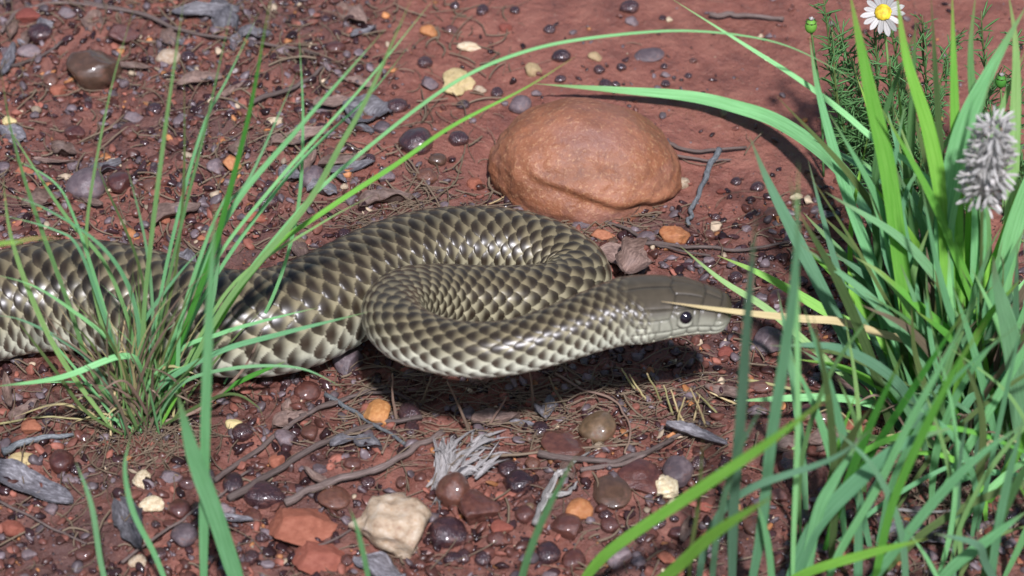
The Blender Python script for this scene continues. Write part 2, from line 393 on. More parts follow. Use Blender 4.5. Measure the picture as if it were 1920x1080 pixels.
# narrow bodies must not dip into the soil
low = gh(P[..., 0], P[..., 1])
P[..., 2] = np.where(sp[:, 2:3] < 2.4, np.maximum(P[..., 2], low - .25), P[..., 2])
fq = quads(nu, nv, True)
vs = P.reshape(-1, 3); tipv = sp[-1, :3] + T[-1] * .02
fl = fq
snake = link('snake', mesh('snake', vs, fl, M['snake'], True, {'Col': ('FLOAT_COLOR', np.concatenate([C, np.ones(C.shape[:2] + (1,))], -1).reshape(-1, 4))}))
tag(snake, 'olive brown scaly snake coiled in an S with pale-bellied neck and head raised', 'snake')
hidx = int(np.argmin(np.abs(hs - EYE[0])))
def uvsphere(rx, ry, rz, nu_=20, nv_=28):
    a = np.linspace(0, math.pi, nu_)[:, None]; b = np.linspace(0, 2 * math.pi, nv_, endpoint=False)[None]
    return np.stack([rx * np.sin(a) * np.cos(b), ry * np.sin(a) * np.sin(b), rz * np.cos(a) + 0 * b], -1).reshape(-1, 3), quads(nu_, nv_, True)
for sgn in (1, -1):
    a = sgn * math.radians(EYE[1]); i = hidx
    x = hw[i] * abs(math.sin(a))**e * sgn; y = ht[i] * abs(math.cos(a))**e
    c = sp[i, :3] + SD[i] * x * .86 + UPV[i] * y * .9
    vv, ff = uvsphere(.31, .31, .31)
    o = link('eye', mesh('eye', vv, ff, M['eye']), snake, c)

def near_snake(x, y, pad=0.0):
    d = np.hypot(sp[:, 0] - x, sp[:, 1] - y); k = (d < sp[:, 3] + pad) & (sp[:, 2] - sp[:, 3] < .9)
    return bool(k.any())

# ------------------------------------------------------------------ stones
def ico(sub):
    bm = bmesh.new(); bmesh.ops.create_icosphere(bm, subdivisions=sub, radius=1)
    v = np.array([q.co[:] for q in bm.verts]); f = np.array([[q.index for q in p.verts] for p in bm.faces]); bm.free(); return v, f
ICO = {k: ico(k) for k in (1, 2, 3, 4, 6)}
def rockshape(seed, kind, sub):
    g = np.random.default_rng(seed); v, f = ICO[sub]; v = v.copy(); s = g.uniform(0, 50)
    if kind == 'round':
        v = v * (1 + .16 * noise(v[:, 0] * .9 + s, v[:, 1] * .9, v[:, 2] * .9))[:, None]
        v = v * (1 + .05 * noise(v[:, 0] * 2.6 + s, v[:, 1] * 2.6, v[:, 2] * 2.6))[:, None]
        for _ in range(3):
            n = g.normal(size=3); n /= np.linalg.norm(n); d = g.uniform(.74, .92); k = (v @ n - d).clip(0); v = v - k[:, None] * n * .75
    elif kind == 'lump':
        for _ in range(7):
            n = g.normal(size=3); n /= np.linalg.norm(n); d = g.uniform(.60, .88); k = (v @ n - d).clip(0); v = v - k[:, None] * n * .88
        v = v * (1 + .08 * fbm(v[:, 0] * 1.6 + s, v[:, 1] * 1.6, v[:, 2] * 1.6, 3))[:, None]
    else:
        for _ in range(13):
            n = g.normal(size=3); n /= np.linalg.norm(n); d = g.uniform(.52, .82); k = (v @ n - d).clip(0); v = v - k[:, None] * n * .96
        v = v * (1 + .07 * fbm(v[:, 0] * 2.2 + s, v[:, 1] * 2.2, v[:, 2] * 2.2, 3))[:, None]
        if kind == 'crag': v = v * (1 + .17 * fbm(v[:, 0] * 1.7 + s, v[:, 1] * 1.7, v[:, 2] * 1.7, 4))[:, None]
    v -= (v.max(0) + v.min(0)) / 2; v /= np.abs(v).max(0)
    return v, f
SH = {}
def shape(kind, idx, sub, mat):
    k = (kind, idx, sub, mat)
    if k not in SH:
        v, f = rockshape(100 + idx, kind, sub); SH[k] = mesh(kind + '_stone', v, f, M[mat])
    return SH[k]
KIND = dict(dark='round', brown='lump', red='angular', cream='angular', yellow='angular', orange='angular', grey='angular', olive='round')
placed = []
def stone(px, py, wpx, hpx, mat, label=None, rot=None, kind=None, sub=3, name=None, group=None, cat='pebble', flat=.62, idx=None):
    z0 = 0.0
    for _ in range(2):
        c = G(px, py, z0); z0 = float(gh(c[0], c[1]))
    sc_ = PXCM * D / np.dot(c - CAM, FW)
    a = wpx / sc_ / 2
    hp = hpx / sc_ / 2                                    # projected half height = sqrt((b sin)^2+(c cos)^2)
    b = min(max(hp / math.hypot(math.sin(PITCH), flat * math.cos(PITCH)), a * .42), a * 1.25)
    cz = flat * min(a, b)
    kind = kind or KIND[mat]; idx = int(rng.integers(0, 7)) if idx is None else idx
    o = link(name or 'pebble', shape(kind, idx, sub, mat))
    c = G(px, py, z0 + cz * .45); o.location = Vector(c) * S
    o.scale = (a, b, cz)
    o.rotation_euler = (U(-.12, .12), U(-.12, .12), U(-.3, .3) if rot is None else rot)
    placed.append((c[0], c[1], max(a, b)))
    return tag(o, label, cat, group)

# the big boulder behind the coil
v, f = ICO[6]; v = v.copy(); x, y, z = v.T
rr = 1 + .05 * fbm(x * 1.3 + 4, y * 1.3, z * 1.3, 4)
rr += .05 * np.exp(-((x + .25)**2 / .25 + (y - .1)**2 / .4)) * (z > 0)
lev = .34 - .26 * x + .05 * noise(x * 3, y * 3, 5) - z            # > 0 below the added step that stands in for a cast shadow stripe
front = sstep(.1, -.5, y) * sstep(-.75, -.3, x)
rr -= front * .055 * sstep(-.03, .07, lev) - front * .03 * np.exp(-((lev + .07) / .08)**2) - front * .05 * sstep(.10, .42, lev)
rr += .010 * fbm(x * 9, y * 9, z * 9, 3)
v = v * rr[:, None]
bc = G(1098, 330)
bo = link('boulder', mesh('boulder', v * np.array([4.45, 3.35, 3.0]), f, M['boulder']), None, bc + np.array([0, 0, .15]))
bo.rotation_euler = (0, math.radians(7), 0)
tag(bo, 'large smooth reddish brown boulder lying behind the coiled snake', 'boulder'); placed.append((bc[0], bc[1], 4.0))

BIG = [  # px, py, width, height, look, label, shape
 (730, 985, 152, 118, 'cream', 'large chunky cream and white rock, the palest big stone in front of the snake', 'crag'),
 (495, 930, 86, 46, 'dark', 'glossy black oblong pebble against a grey twig tip', 'round'),
 (437, 907, 40, 42, 'dark', 'round blackish pebble just beside the glossy oblong one', 'round'),
 (848, 917, 66, 72, 'brown', 'smooth maroon round pebble leaning on the frayed grey bark', 'round'),
 (897, 952, 78, 62, 'brown', 'matte angular brown stone touching the maroon round pebble', 'angular'),
 (840, 1000, 78, 58, 'dark', 'shiny dark brown pebble right beside the cream rock', 'round'),
 (1120, 800, 72, 64, 'olive', 'smooth olive brown egg-shaped pebble in front of the raised neck', 'round'),
 (1147, 920, 74, 66, 'olive', 'olive and purple rounded pebble beside the flat maroon stone', 'round'),
 (1205, 893, 95, 62, 'brown', 'flat maroon stone between an olive pebble and a long purple one', 'angular'),
 (1272, 885, 58, 92, 'grey', 'long purple grey stone tilted beside a cream and ochre chip', 'round'),
 (1245, 916, 58, 48, 'cream', 'small cream chip with ochre edge under the long green blade', 'crag'),
 (566, 985, 132, 88, 'red', 'broad flat brick-red slab beside the cream rock', 'angular'),
 (606, 1048, 118, 70, 'red', 'broken brick-red slab lying against a broader red slab', 'angular'),
 (1028, 1037, 48, 46, 'dark', 'shiny round dark pebble paired with another at the soil edge', 'round'),
 (1076, 1052, 46, 42, 'brown', 'shiny brown pebble touching a round dark one', 'round'),
 (1060, 986, 62, 46, 'brown', 'brown wedge-shaped pebble below an ochre stone', 'angular'),
 (1086, 955, 54, 44, 'orange', 'ochre orange stone by the forked grey twig', 'angular'),
 (768, 772, 46, 50, 'dark', 'dark glossy pebble in the litter under the coil', 'round'),
 (706, 776, 54, 56, 'orange', 'ochre yellow stone wedged under brown twigs', 'angular'),
 (576, 734, 52, 42, 'brown', 'glossy brown bead-like pebble below the thick body', 'round'),
 (1062, 838, 98, 62, 'brown', 'dull purple brown slab behind the olive egg-shaped pebble', 'angular'),
 (116, 866, 48, 44, 'brown', 'round red-brown pebble beside a yellow chip', 'round'),
 (42, 862, 58, 28, 'yellow', 'flat yellow chip above the long grey leaf', 'angular'),
 (265, 900, 36, 42, 'cream', 'small cream stone at the foot of the thin grass tussock', 'angular'),
 (285, 945, 48, 32, 'cream', 'pale peach chip near the foot of the thin grass tussock', 'angular'),
 (345, 1004, 52, 48, 'grey', 'smooth grey round pebble beside tall mint grass blades', 'round'),
 (336, 955, 44, 40, 'brown', 'reddish brown pebble above the smooth grey one', 'round'),
 (471, 970, 38, 42, 'brown', 'round brick-brown pebble above the red slabs', 'round'),
 (626, 932, 64, 46, 'brown', 'flat brown pebble above the brick-red slab', 'round'),
 (975, 905, 58, 46, 'dark', 'dark pebble in the cluster right of the maroon one', 'round'),
 (455, 811, 42, 30, 'dark', 'wet-looking dark purple pebble under crossing twigs', 'round'),
 (858, 155, 68, 58, 'yellow', 'pale yellow jagged chip on bare clay behind the snake', 'crag'),
 (1180, 14, 38, 28, 'dark', 'shiny dark pebble on clay far behind the boulder', 'round'),
 (1216, 103, 60, 28, 'grey', 'flat purple grey pebble on the clay behind the boulder', 'round'),
 (1052, 104, 38, 28, 'dark', 'dark pebble on the clay under the long arching blade', 'round'),
 (780, 264, 66, 58, 'dark', 'large dark brown stone left of the boulder', 'round'),
 (975, 196, 44, 38, 'grey', 'grey pebble touching the boulder from behind', 'round'),
 (315, 107, 48, 32, 'cream', 'bright cream oval pebble among dark gravel behind the snake', 'round'),
 (178, 128, 104, 72, 'olive', 'large olive brown stone half buried in the gravel behind the snake', 'angular'),
 (230, 62, 66, 48, 'brown', 'brown blocky stone behind the half-buried olive one', 'angular'),
 (160, 346, 78, 66, 'grey', 'large purple grey stone behind the grass tussock', 'round'),
 (585, 330, 50, 48, 'grey', 'blue grey rounded stone behind thin grass', 'round'),
 (436, 306, 40, 36, 'orange', 'bright orange-red stone behind thin grass', 'angular'),
 (500, 376, 46, 34, 'dark', 'dark brown stone just behind the thick body', 'round'),
 (1265, 441, 60, 34, 'orange', 'orange stone beside the coil and below the boulder', 'angular'),
 (1460, 562, 46, 38, 'brown', 'purple brown pebble beyond the snout between grass blades', 'round'),
 (1440, 640, 66, 54, 'grey', 'rough purple stone just beyond the snout', 'angular'),
 (1636, 690, 40, 46, 'dark', 'glossy black pebble among the wide grass blades', 'round'),
 (1545, 778, 92, 48, 'brown', 'long maroon stone under a low grass blade', 'round'),
 (1596, 806, 56, 34, 'red', 'flat brick-red chip below the curled brown leaf', 'angular'),
 (652, 676, 62, 62, 'grey', 'rough grey brown chunk propped between the thick body and the neck loop', 'angular')]
for px, py, a, b, m, lb, kd in BIG:
    big = max(a, b) > 55
    fl_ = .95 if (px, py) in ((730, 985), (848, 917)) else .35 if m in ('red', 'yellow') or 'flat' in lb or 'slab' in lb else .7
    stone(px, py, a, b, m, lb, kind=kd, sub=4 if big else 3, name='stone' if big else 'pebble', cat='stone' if big else 'pebble', flat=fl_)

SMALL = [(500, 714, 26, 24, 'dark'), (536, 716, 24, 22, 'dark'), (580, 811, 34, 32, 'brown'), (440, 797, 38, 22, 'yellow'), (142, 878, 24, 26, 'dark'), (370, 956, 30, 30, 'dark'),
 (492, 1008, 28, 18, 'dark'), (320, 894, 46, 32, 'grey'), (352, 906, 40, 26, 'brown'), (772, 806, 30, 34, 'dark'), (952, 880, 36, 34, 'dark'), (850, 1048, 40, 26, 'dark'), (868, 1042, 30, 30, 'dark'),
 (905, 1046, 34, 32, 'dark'), (1160, 1045, 56, 44, 'grey'), (1145, 985, 40, 28, 'brown'), (1135, 965, 26, 20, 'dark'), (1310, 868, 32, 28, 'dark'), (1360, 872, 26, 26, 'dark'), (1480, 872, 40, 30, 'dark'),
 (1510, 880, 40, 46, 'dark'), (1412, 985, 38, 50, 'brown'), (1430, 660, 22, 20, 'dark'), (1525, 715, 24, 20, 'dark'), (1425, 725, 52, 26, 'brown'), (1420, 770, 40, 22, 'cream'), (1480, 860, 36, 30, 'orange'),
 (1030, 55, 24, 20, 'dark'), (965, 20, 20, 18, 'dark'), (852, 10, 20, 18, 'dark'), (905, 20, 24, 24, 'dark'), (1185, 40, 26, 20, 'grey'), (1165, 126, 20, 16, 'dark'), (1124, 131, 22, 18, 'dark'),
 (1245, 124, 14, 12, 'dark'), (1248, 140, 20, 14, 'grey'), (1290, 142, 16, 12, 'dark'), (1248, 157, 18, 14, 'dark'), (1155, 158, 18, 12, 'dark'), (1000, 131, 32, 26, 'yellow'), (1116, 106, 28, 18, 'yellow'),
 (880, 88, 46, 20, 'cream'), (797, 118, 30, 24, 'dark'), (806, 156, 34, 40, 'grey'), (845, 55, 30, 18, 'brown'), (805, 58, 36, 26, 'orange'), (868, 196, 28, 20, 'dark'), (900, 168, 26, 20, 'cream'),
 (932, 174, 24, 22, 'dark'), (1006, 175, 20, 14, 'cream'), (1050, 148, 24, 16, 'dark'), (948, 52, 26, 18, 'red'), (1255, 37, 12, 12, 'cream'), (1075, 61, 16, 10, 'cream'), (1300, 115, 16, 12, 'brown'),
 (55, 96, 46, 28, 'cream'), (12, 98, 20, 30, 'cream'), (75, 62, 50, 36, 'dark'), (55, 30, 50, 30, 'red'), (290, 205, 28, 26, 'dark'), (290, 321, 22, 22, 'dark'), (140, 311, 32, 20, 'cream'),
 (281, 349, 26, 28, 'orange'), (405, 312, 34, 34, 'grey'), (225, 342, 46, 42, 'brown'), (95, 150, 30, 30, 'orange'), (110, 170, 34, 24, 'red'), (250, 220, 44, 30, 'grey'), (340, 230, 30, 26, 'grey'),
 (245, 245, 40, 30, 'brown'), (140, 250, 40, 30, 'orange'), (18, 228, 28, 20, 'yellow'), (65, 215, 18, 16, 'grey'), (630, 90, 40, 26, 'orange'), (560, 130, 24, 22, 'orange'), (530, 95, 24, 16, 'cream'),
 (600, 205, 50, 22, 'cream'), (520, 228, 42, 18, 'cream'), (620, 290, 30, 24, 'orange'), (690, 300, 30, 24, 'dark'), (745, 200, 40, 32, 'dark'), (715, 240, 34, 28, 'grey'), (725, 330, 34, 30, 'grey'),
 (480, 408, 44, 26, 'red'), (660, 375, 28, 22, 'cream'), (800, 330, 44, 30, 'brown'), (890, 345, 30, 26, 'red'), (860, 260, 40, 30, 'dark'), (820, 300, 36, 26, 'olive'), (1330, 440, 26, 20, 'brown'),
 (1210, 445, 40, 24, 'grey'), (1130, 440, 50, 26, 'red'), (1090, 420, 36, 20, 'grey'), (1380, 340, 22, 18, 'dark'), (1420, 350, 28, 22, 'dark'), (1450, 400, 40, 26, 'brown'), (1480, 450, 26, 22, 'dark'),
 (1400, 430, 20, 16, 'cream'), (1540, 430, 30, 24, 'dark'), (1530, 480, 44, 30, 'red'), (1380, 520, 26, 20, 'dark'), (1330, 490, 24, 18, 'grey'), (1595, 470, 26, 20, 'grey'), (1360, 660, 30, 22, 'red'),
 (60, 800, 40, 30, 'red'), (160, 820, 26, 20, 'brown'), (90, 780, 26, 18, 'dark'), (30, 745, 26, 18, 'cream'), (25, 990, 44, 30, 'red'), (95, 955, 28, 24, 'cream'), (130, 900, 26, 20, 'cream'),
 (55, 1040, 30, 20, 'grey'), (160, 1040, 40, 26, 'brown'), (300, 1040, 36, 24, 'dark'), (520, 865, 36, 26, 'red'), (600, 880, 30, 20, 'cream'), (660, 870, 34, 26, 'brown'), (690, 905, 28, 22, 'dark'),
 (755, 905, 26, 22, 'brown'), (650, 1050, 24, 28, 'brown'), (940, 990, 44, 30, 'red'), (985, 965, 40, 34, 'brown'), (930, 1010, 36, 28, 'brown'), (1000, 870, 30, 24, 'brown'), (1235, 980, 30, 22, 'dark'),
 (1270, 1000, 36, 26, 'brown'), (1320, 950, 34, 26, 'red'), (1345, 1010, 30, 24, 'dark'), (1250, 1045, 40, 28, 'red'), (1205, 1010, 28, 20, 'dark'), (1460, 930, 36, 26, 'brown'), (1560, 1000, 34, 26, 'dark'),
 (1610, 930, 30, 24, 'brown'), (1680, 900, 40, 26, 'red'), (1720, 960, 36, 24, 'grey'), (1800, 940, 30, 20, 'brown'), (1740, 1040, 44, 28, 'grey'), (1860, 1000, 30, 22, 'red'), (1600, 1050, 36, 26, 'brown')]
LOOK = dict(dark='glossy blackish', brown='reddish brown', red='matte brick-red', cream='pale cream', yellow='yellowish', orange='ochre orange', grey='purple grey', olive='olive brown')
MARKS = [(1098, 300, 'the boulder'), (730, 985, 'the cream rock'), (566, 990, 'the brick-red slabs'), (1120, 800, 'the olive egg-shaped pebble'), (1147, 925, 'the olive and purple pebble'), (848, 917, 'the maroon round pebble'),
 (50, 915, 'the long grey leaf'), (262, 830, 'the foot of the thin tussock'), (345, 1004, 'the smooth grey pebble'), (640, 800, 'the crossing twigs'), (1270, 890, 'the long purple stone'), (1310, 800, 'the narrow curled leaf'),
 (1545, 778, 'the long maroon stone'), (1800, 900, 'the foot of the broad tussock'), (178, 128, 'the half-buried olive stone'), (160, 346, 'the large purple grey stone'), (315, 107, 'the bright cream oval pebble'), (480, 60, 'the far thin stick'),
 (700, 212, 'the pale purple leaf'), (858, 155, 'the pale yellow chip'), (780, 264, 'the large dark brown stone'), (585, 330, 'the blue grey stone'), (436, 306, 'the bright orange-red stone'), (1216, 103, 'the flat purple grey pebble'),
 (1180, 14, 'the far shiny pebble'), (1395, 30, 'the far dark stick'), (1345, 330, 'the lichen-grey stick'), (1440, 620, 'the snout'), (1030, 1037, 'the pair of shiny pebbles'), (1520, 1000, 'the front grass blades'), (1540, 400, 'the daisy bush'),
 (520, 710, 'the thick body'), (60, 1040, 'the thin dark twig'), (1190, 460, 'the back of the coil'), (1720, 1020, 'the flat grey leaf'), (1380, 1000, 'the loose front blades')]
def zone(px, py):
    return 'near ' + min(MARKS, key=lambda q: (q[0] - px)**2 + ((q[1] - py) * 1.4)**2)[2]
def auto(px, py, a, b, m, sub=3):
    big = 'small' if max(a, b) > 26 else 'tiny'
    z = zone(px, py); shp = 'pebble' if KIND[m] != 'angular' else 'stone chip'
    return stone(px, py, a, b, m, f'{big} {LOOK[m]} {shp} {z}', sub=sub, name='pebble', group=f'{big} {LOOK[m]} pebbles {z}', flat=.7)
for s in SMALL: auto(*s[:4], {'orange': 'brown', 'cream': 'grey', 'yellow': 'yellow'}.get(s[4], s[4]) if (s[0] + s[1]) % 5 < 2 else s[4])
# fill the gaps with more pebbles, thick on the gravel and sparse on the clay
cnt = 0; tries = 0
types = ['dark'] * 11 + ['brown'] * 7 + ['red'] * 4 + ['orange'] + ['cream'] + ['grey'] * 4 + ['olive'] * 2
while cnt < 105 and tries < 6000:
    tries += 1
    px, py = U(-10, 1930), U(-10, 1090); c = G(px, py)
    sz = 16 + 26 * U(0, 1)**2.2
    rad = sz / 88
    if smooth_clay(c[0], c[1]) > .5 and U(0, 1) > .10: continue
    if near_snake(c[0], c[1], rad * .5) or (px > 690 and 620 < py < 740 and px < 1300): continue
    if any((c[0] - q[0])**2 + (c[1] - q[1])**2 < (rad + q[2] * .85)**2 for q in placed): continue
    auto(px, py, sz, sz * U(.6, .95), types[int(rng.integers(len(types)))], 2 if sz < 26 else 3); cnt += 1

# loose gravel that nobody could count
PAL = dict(dark=((.035, .016, .017), .30), brown=((.095, .036, .027), .5), red=((.19, .066, .044), .9), cream=((.40, .31, .21), .8), orange=((.34, .14, .05), .8), grey=((.12, .09, .095), .6))
pk = ['dark'] * 9 + ['brown'] * 11 + ['red'] * 6 + ['orange'] * 1 + ['cream'] * 1 + ['grey'] * 8
pl = np.array(placed)
def template(sub, seed):
    g = np.random.default_rng(seed); v, f = ICO[sub]; v = v * (1 + .3 * noise(v[:, 0] * 1.4 + seed * 3.1, v[:, 1] * 1.4, v[:, 2] * 1.4))[:, None]
    for _ in range(5):
        q = g.normal(size=3); q /= np.linalg.norm(q); v = v - (v @ q - g.uniform(.42, .8)).clip(0)[:, None] * q
    return v, f
NC = 60000
cx, cy = rng.uniform(-29, 29, NC), rng.uniform(-27, 29, NC); cl = smooth_clay(cx, cy)
thick = .5 + .5 * np.clip(noise(cx * .35, cy * .35, 12.0) * 1.8 + .5, 0, 1)          # chips gather in drifts
keep = (rng.random(NC) > cl * .83) & (rng.random(NC) < thick)
for k0 in range(len(pl)): keep &= ((cx - pl[k0, 0])**2 + (cy - pl[k0, 1])**2) > (pl[k0, 2] * .72)**2
cx, cy, cl = cx[keep], cy[keep], cl[keep]
rad = (.05 + .28 * rng.random(len(cx))**3.6) * np.where(cl > .5, .7, 1); gz = gh(cx, cy)
VV, FF, CC = [], [], []; base = 0; who = rng.integers(0, 24, len(cx)); typ = rng.integers(0, len(pk), len(cx))
pc = np.array([[*PAL[q][0], PAL[q][1]] for q in pk])
for sub in (1, 2):
    for t_ in range(24):
        sel = np.where((who == t_) & ((rad > .15) == (sub == 2)))[0]
        if not len(sel): continue
        v0, f0 = template(sub, t_ + 40 * sub); m_ = len(sel)
        th = rng.uniform(0, 6.28, m_)[:, None]; sc3 = np.stack([np.full(m_, 1.15), rng.uniform(.5, 1, m_), rng.uniform(.35, .75, m_)], -1) * rad[sel][:, None]
        q = v0[None] * sc3[:, None]; x_ = q[..., 0] * np.cos(th) - q[..., 1] * np.sin(th); y_ = q[..., 0] * np.sin(th) + q[..., 1] * np.cos(th)
        tl = rng.normal(0, .3, (m_, 1)); z_ = q[..., 2] + tl * x_
        VV.append(np.stack([x_ + cx[sel][:, None], y_ + cy[sel][:, None], z_ + (gz[sel] + rad[sel] * .3)[:, None]], -1).reshape(-1, 3))
        FF.append((f0[None] + (np.arange(m_) * len(v0))[:, None, None]).reshape(-1, 3) + base); base += m_ * len(v0)
        c4 = pc[typ[sel]].copy(); c4[:, :3] *= rng.uniform(.55, 1.6, (m_, 1)); CC.append(np.repeat(c4, len(v0), 0))
tag(link('gravel', mesh('gravel', np.vstack(VV), np.vstack(FF), M['gravel'], True, {'Col': ('FLOAT_COLOR', np.vstack(CC))})),
    'fine loose gravel scattered over the red soil', 'gravel', kind='stuff')

# ------------------------------------------------------------------ twigs, straws, dead leaves
def smoothline(p, n=10):
    p = np.asarray(p, float)
    if len(p) < 3: 
        t = np.linspace(0, 1, n)[:, None]; return p[0] * (1 - t) + p[-1] * t
    q = spline(p, n); return q
def tube(pts, r0, r1, m, name, nside=8, wob=.0, lump=.12):
    p = smoothline(pts, 8); n = len(p)
    if wob: p = p + np.stack([noise(np.arange(n) * .45, 0, U(0, 99)), noise(np.arange(n) * .45, 7, U(0, 99)), noise(np.arange(n) * .45, 3, U(0, 99)) * .4], -1) * wob
    t = np.gradient(p, axis=0); t /= np.linalg.norm(t, axis=1)[:, None] + 1e-9
    ref = np.array([.13, .2, .97]); a = np.cross(t, ref); a /= np.linalg.norm(a, axis=1)[:, None] + 1e-9; b = np.cross(a, t)
    k = np.linspace(0, 1, n); rad = (r0 + (r1 - r0) * k) * (1 + lump * noise(np.arange(n) * .7, 1, U(0, 99)))
    an = np.linspace(0, 2 * math.pi, nside, endpoint=False)
    v = p[:, None] + rad[:, None, None] * (a[:, None] * np.cos(an)[None, :, None] + b[:, None] * np.sin(an)[None, :, None])
    L_ = np.r_[0, np.cumsum(np.linalg.norm(np.diff(p, axis=0), axis=1))]
    uv = np.stack(np.broadcast_arrays(an[None] / 3.14, L_[:, None], k[:, None]), -1)
    v = np.concatenate([v.reshape(-1, 3), p[:1], p[-1:]]); uv = np.concatenate([uv.reshape(-1, 3), [[0, 0, 0], [0, L_[-1], 1]]])
    f = quads(n, nside, True).tolist(); m0 = n * nside
    for j in range(nside):
        f.append([(j + 1) % nside, j, m0]); f.append([(n - 1) * nside + j, (n - 1) * nside + (j + 1) % nside, m0 + 1])
    return mesh(name, v, f, m, True, {'uvw': ('FLOAT_VECTOR', uv)})
def lie(pts, lift=.12):
    out = []
    for q in pts:
        z = q[2] if len(q) > 2 else 0; c = G(q[0], q[1], z)
        if len(q) < 3: 
            g = float(gh(c[0], c[1])); c = G(q[0], q[1], g + lift)
        out.append(c)
    return np.array(out)
TW = [  # pixels, start and end radius in cm, material, label
 ([(430, 935), (520, 880), (600, 832), (690, 800), (790, 782)], .16, .10, 'twig', 'long brown twig running up from the glossy oblong pebble towards the coil'),
 ([(530, 945), (610, 905), (690, 884), (760, 850), (832, 808)], .17, .13, 'twig', 'grey brown twig ending at the frayed grey bark'),
 ([(400, 900), (480, 845), (560, 785), (640, 750), (725, 722)], .12, .08, 'twig', 'thin brown twig crossing under the thick body'),
 ([(612, 740), (680, 782), (758, 832)], .10, .07, 'lichen', 'short grey stick laid across the brown twigs'),
 ([(560, 780), (625, 755), (720, 735), (790, 760)], .10, .06, 'twig', 'slender twig just below the thick body'),
 ([(1010, 848), (1080, 862), (1160, 862), (1262, 826)], .15, .09, 'twig', 'bowed brown twig behind the olive and purple pebble'),
 ([(905, 858), (1040, 845), (1200, 832)], .07, .05, 'dead', 'straight tan straw in front of the olive egg-shaped pebble'),
 ([(1085, 880), (1180, 866), (1262, 822), (1300, 800)], .10, .07, 'twig', 'thin twig running behind the flat maroon stone'),
 ([(150, 0), (260, 25), (350, 60), (480, 78), (600, 100)], .12, .07, 'twig', 'long thin dark stick behind the half-buried olive stone'),
 ([(0, 60), (40, 20), (120, 5), (260, 25)], .10, .07, 'twig', 'curved twig in the far gravel meeting a long thin stick'),
 ([(10, 128), (60, 112), (120, 78)], .10, .06, 'twig', 'short twig in the far gravel beside cream pebbles'),
 ([(470, 190), (560, 160), (620, 115)], .12, .08, 'twig', 'dark twig in the far gravel behind thin grass'),
 ([(1330, 28), (1395, 28), (1470, 36)], .13, .10, 'twig', 'dark straight stick lying on the far clay'),
 ([(1250, 268), (1300, 282), (1400, 276)], .10, .06, 'twig', 'straight brown stick poking out beside the boulder'),
 ([(1345, 280), (1325, 330), (1300, 385), (1290, 420)], .15, .08, 'lichen', 'bent lichen-grey stick leaning along the side of the boulder'),
 ([(1265, 290), (1320, 300), (1372, 300)], .07, .04, 'twig', 'thin stick under the straight brown one beside the boulder'),
 ([(1020, 400), (1100, 402), (1180, 430), (1250, 465), (1330, 480)], .09, .05, 'twig', 'dark curving twig between the boulder and the coil'),
 ([(1210, 455), (1300, 462), (1400, 468), (1480, 452)], .10, .06, 'twig', 'brown twig behind the head'),
 ([(740, 270), (790, 330), (830, 395)], .05, .03, 'dead', 'pale stalk leaning beside the large dark brown stone'),
 ([(870, 290), (850, 345), (800, 380)], .04, .03, 'dead', 'curved pale stalk left of the boulder'),
 ([(975, 325), (950, 365), (890, 395)], .04, .03, 'straw', 'curled pale straw leaning on the boulder'),
 ([(0, 795), (90, 782), (190, 788)], .05, .03, 'straw', 'long pale straw lying beside the grass tussock foot'),
 ([(0, 850), (60, 825), (140, 815)], .17, .08, 'lichen', 'grey weathered stick above the yellow chip'),
 ([(0, 940), (90, 985), (160, 1020)], .06, .04, 'twig', 'thin dark twig below the long grey leaf'),
 ([(230, 1055), (330, 980), (400, 935), (470, 880)], .06, .05, 'twig', 'thin twig leading down from the crossing twigs'),
 ([(560, 1040), (650, 1000), (720, 960)], .05, .03, 'twig', 'hair-thin twig lying across the brick-red slabs'),
 ([(715, 850), (730, 820), (745, 790)], .05, .03, 'dead', 'short upright straw beside the ochre yellow stone'),
 ([(1040, 700), (1090, 730), (1150, 750), (1180, 800), (1172, 850)], .06, .04, 'dead', 'arched dry stalk curling down beside the olive egg-shaped pebble'),
 ([(1500, 700), (1460, 690), (1400, 680)], .07, .05, 'dead', 'dry stalk lying beyond the snout'),
 ([(1400, 712), (1480, 728), (1575, 748)], .08, .06, 'straw', 'tan straw lying over the long maroon stone'),
 ([(1670, 955), (1750, 960), (1820, 950)], .08, .05, 'grey_wood', 'pale stick under the wide grass tussock'),
 ([(1620, 1010), (1700, 1000), (1800, 985)], .09, .05, 'twig', 'brown twig in front of the wide grass tussock')]
for pts, a, b, m, lb in TW:
    st = 'straw' in lb or 'stalk' in lb
    o = link('straw' if st else 'twig', tube(lie(pts, max(a, .12) + .10), a, b, M[m], 'twig', 8, .10 if not st else .04)); tag(o, lb, 'straw' if st else 'twig')
# upright stubs under the head: base pixel, top pixel with rise
ST = [((1325, 800), (1295, 728)), ((1282, 792), (1258, 730)), ((1262, 778), (1245, 722)), ((1240, 758), (1212, 700)), ((1215, 752), (1180, 702)), ((1345, 775), (1305, 735)),
      ((1300, 790), (1312, 740)), ((1270, 800), (1285, 745)), ((1385, 760), (1330, 735)), ((1195, 735), (1165, 690)), ((745, 792), (736, 700)), ((880, 810), (838, 715)), ((1000, 770), (992, 690)), ((790, 760), (808, 705)),
      ((915, 800), (950, 745)), ((1060, 760), (1030, 705))]
for a, b in ST:
    p0 = G(*a, float(gh(*G(*a)[:2]))); p1 = V(*b, p0[1] + U(-.3, .4))
    dk = a[0] < 1100
    o = link('straw', tube([p0, (p0 + p1) / 2 + rng.normal(0, .05, 3), p1], .055 if not dk else .075, .03, M['dead' if dk else 'straw'], 'straw', 6, .02))
    z = 'dark broken stalk standing in the shade below the coil' if dk else 'pale broken straw standing in the soil under the head'
    tag(o, z, 'straw', 'broken stalks below the coil' if dk else 'broken straws under the head')

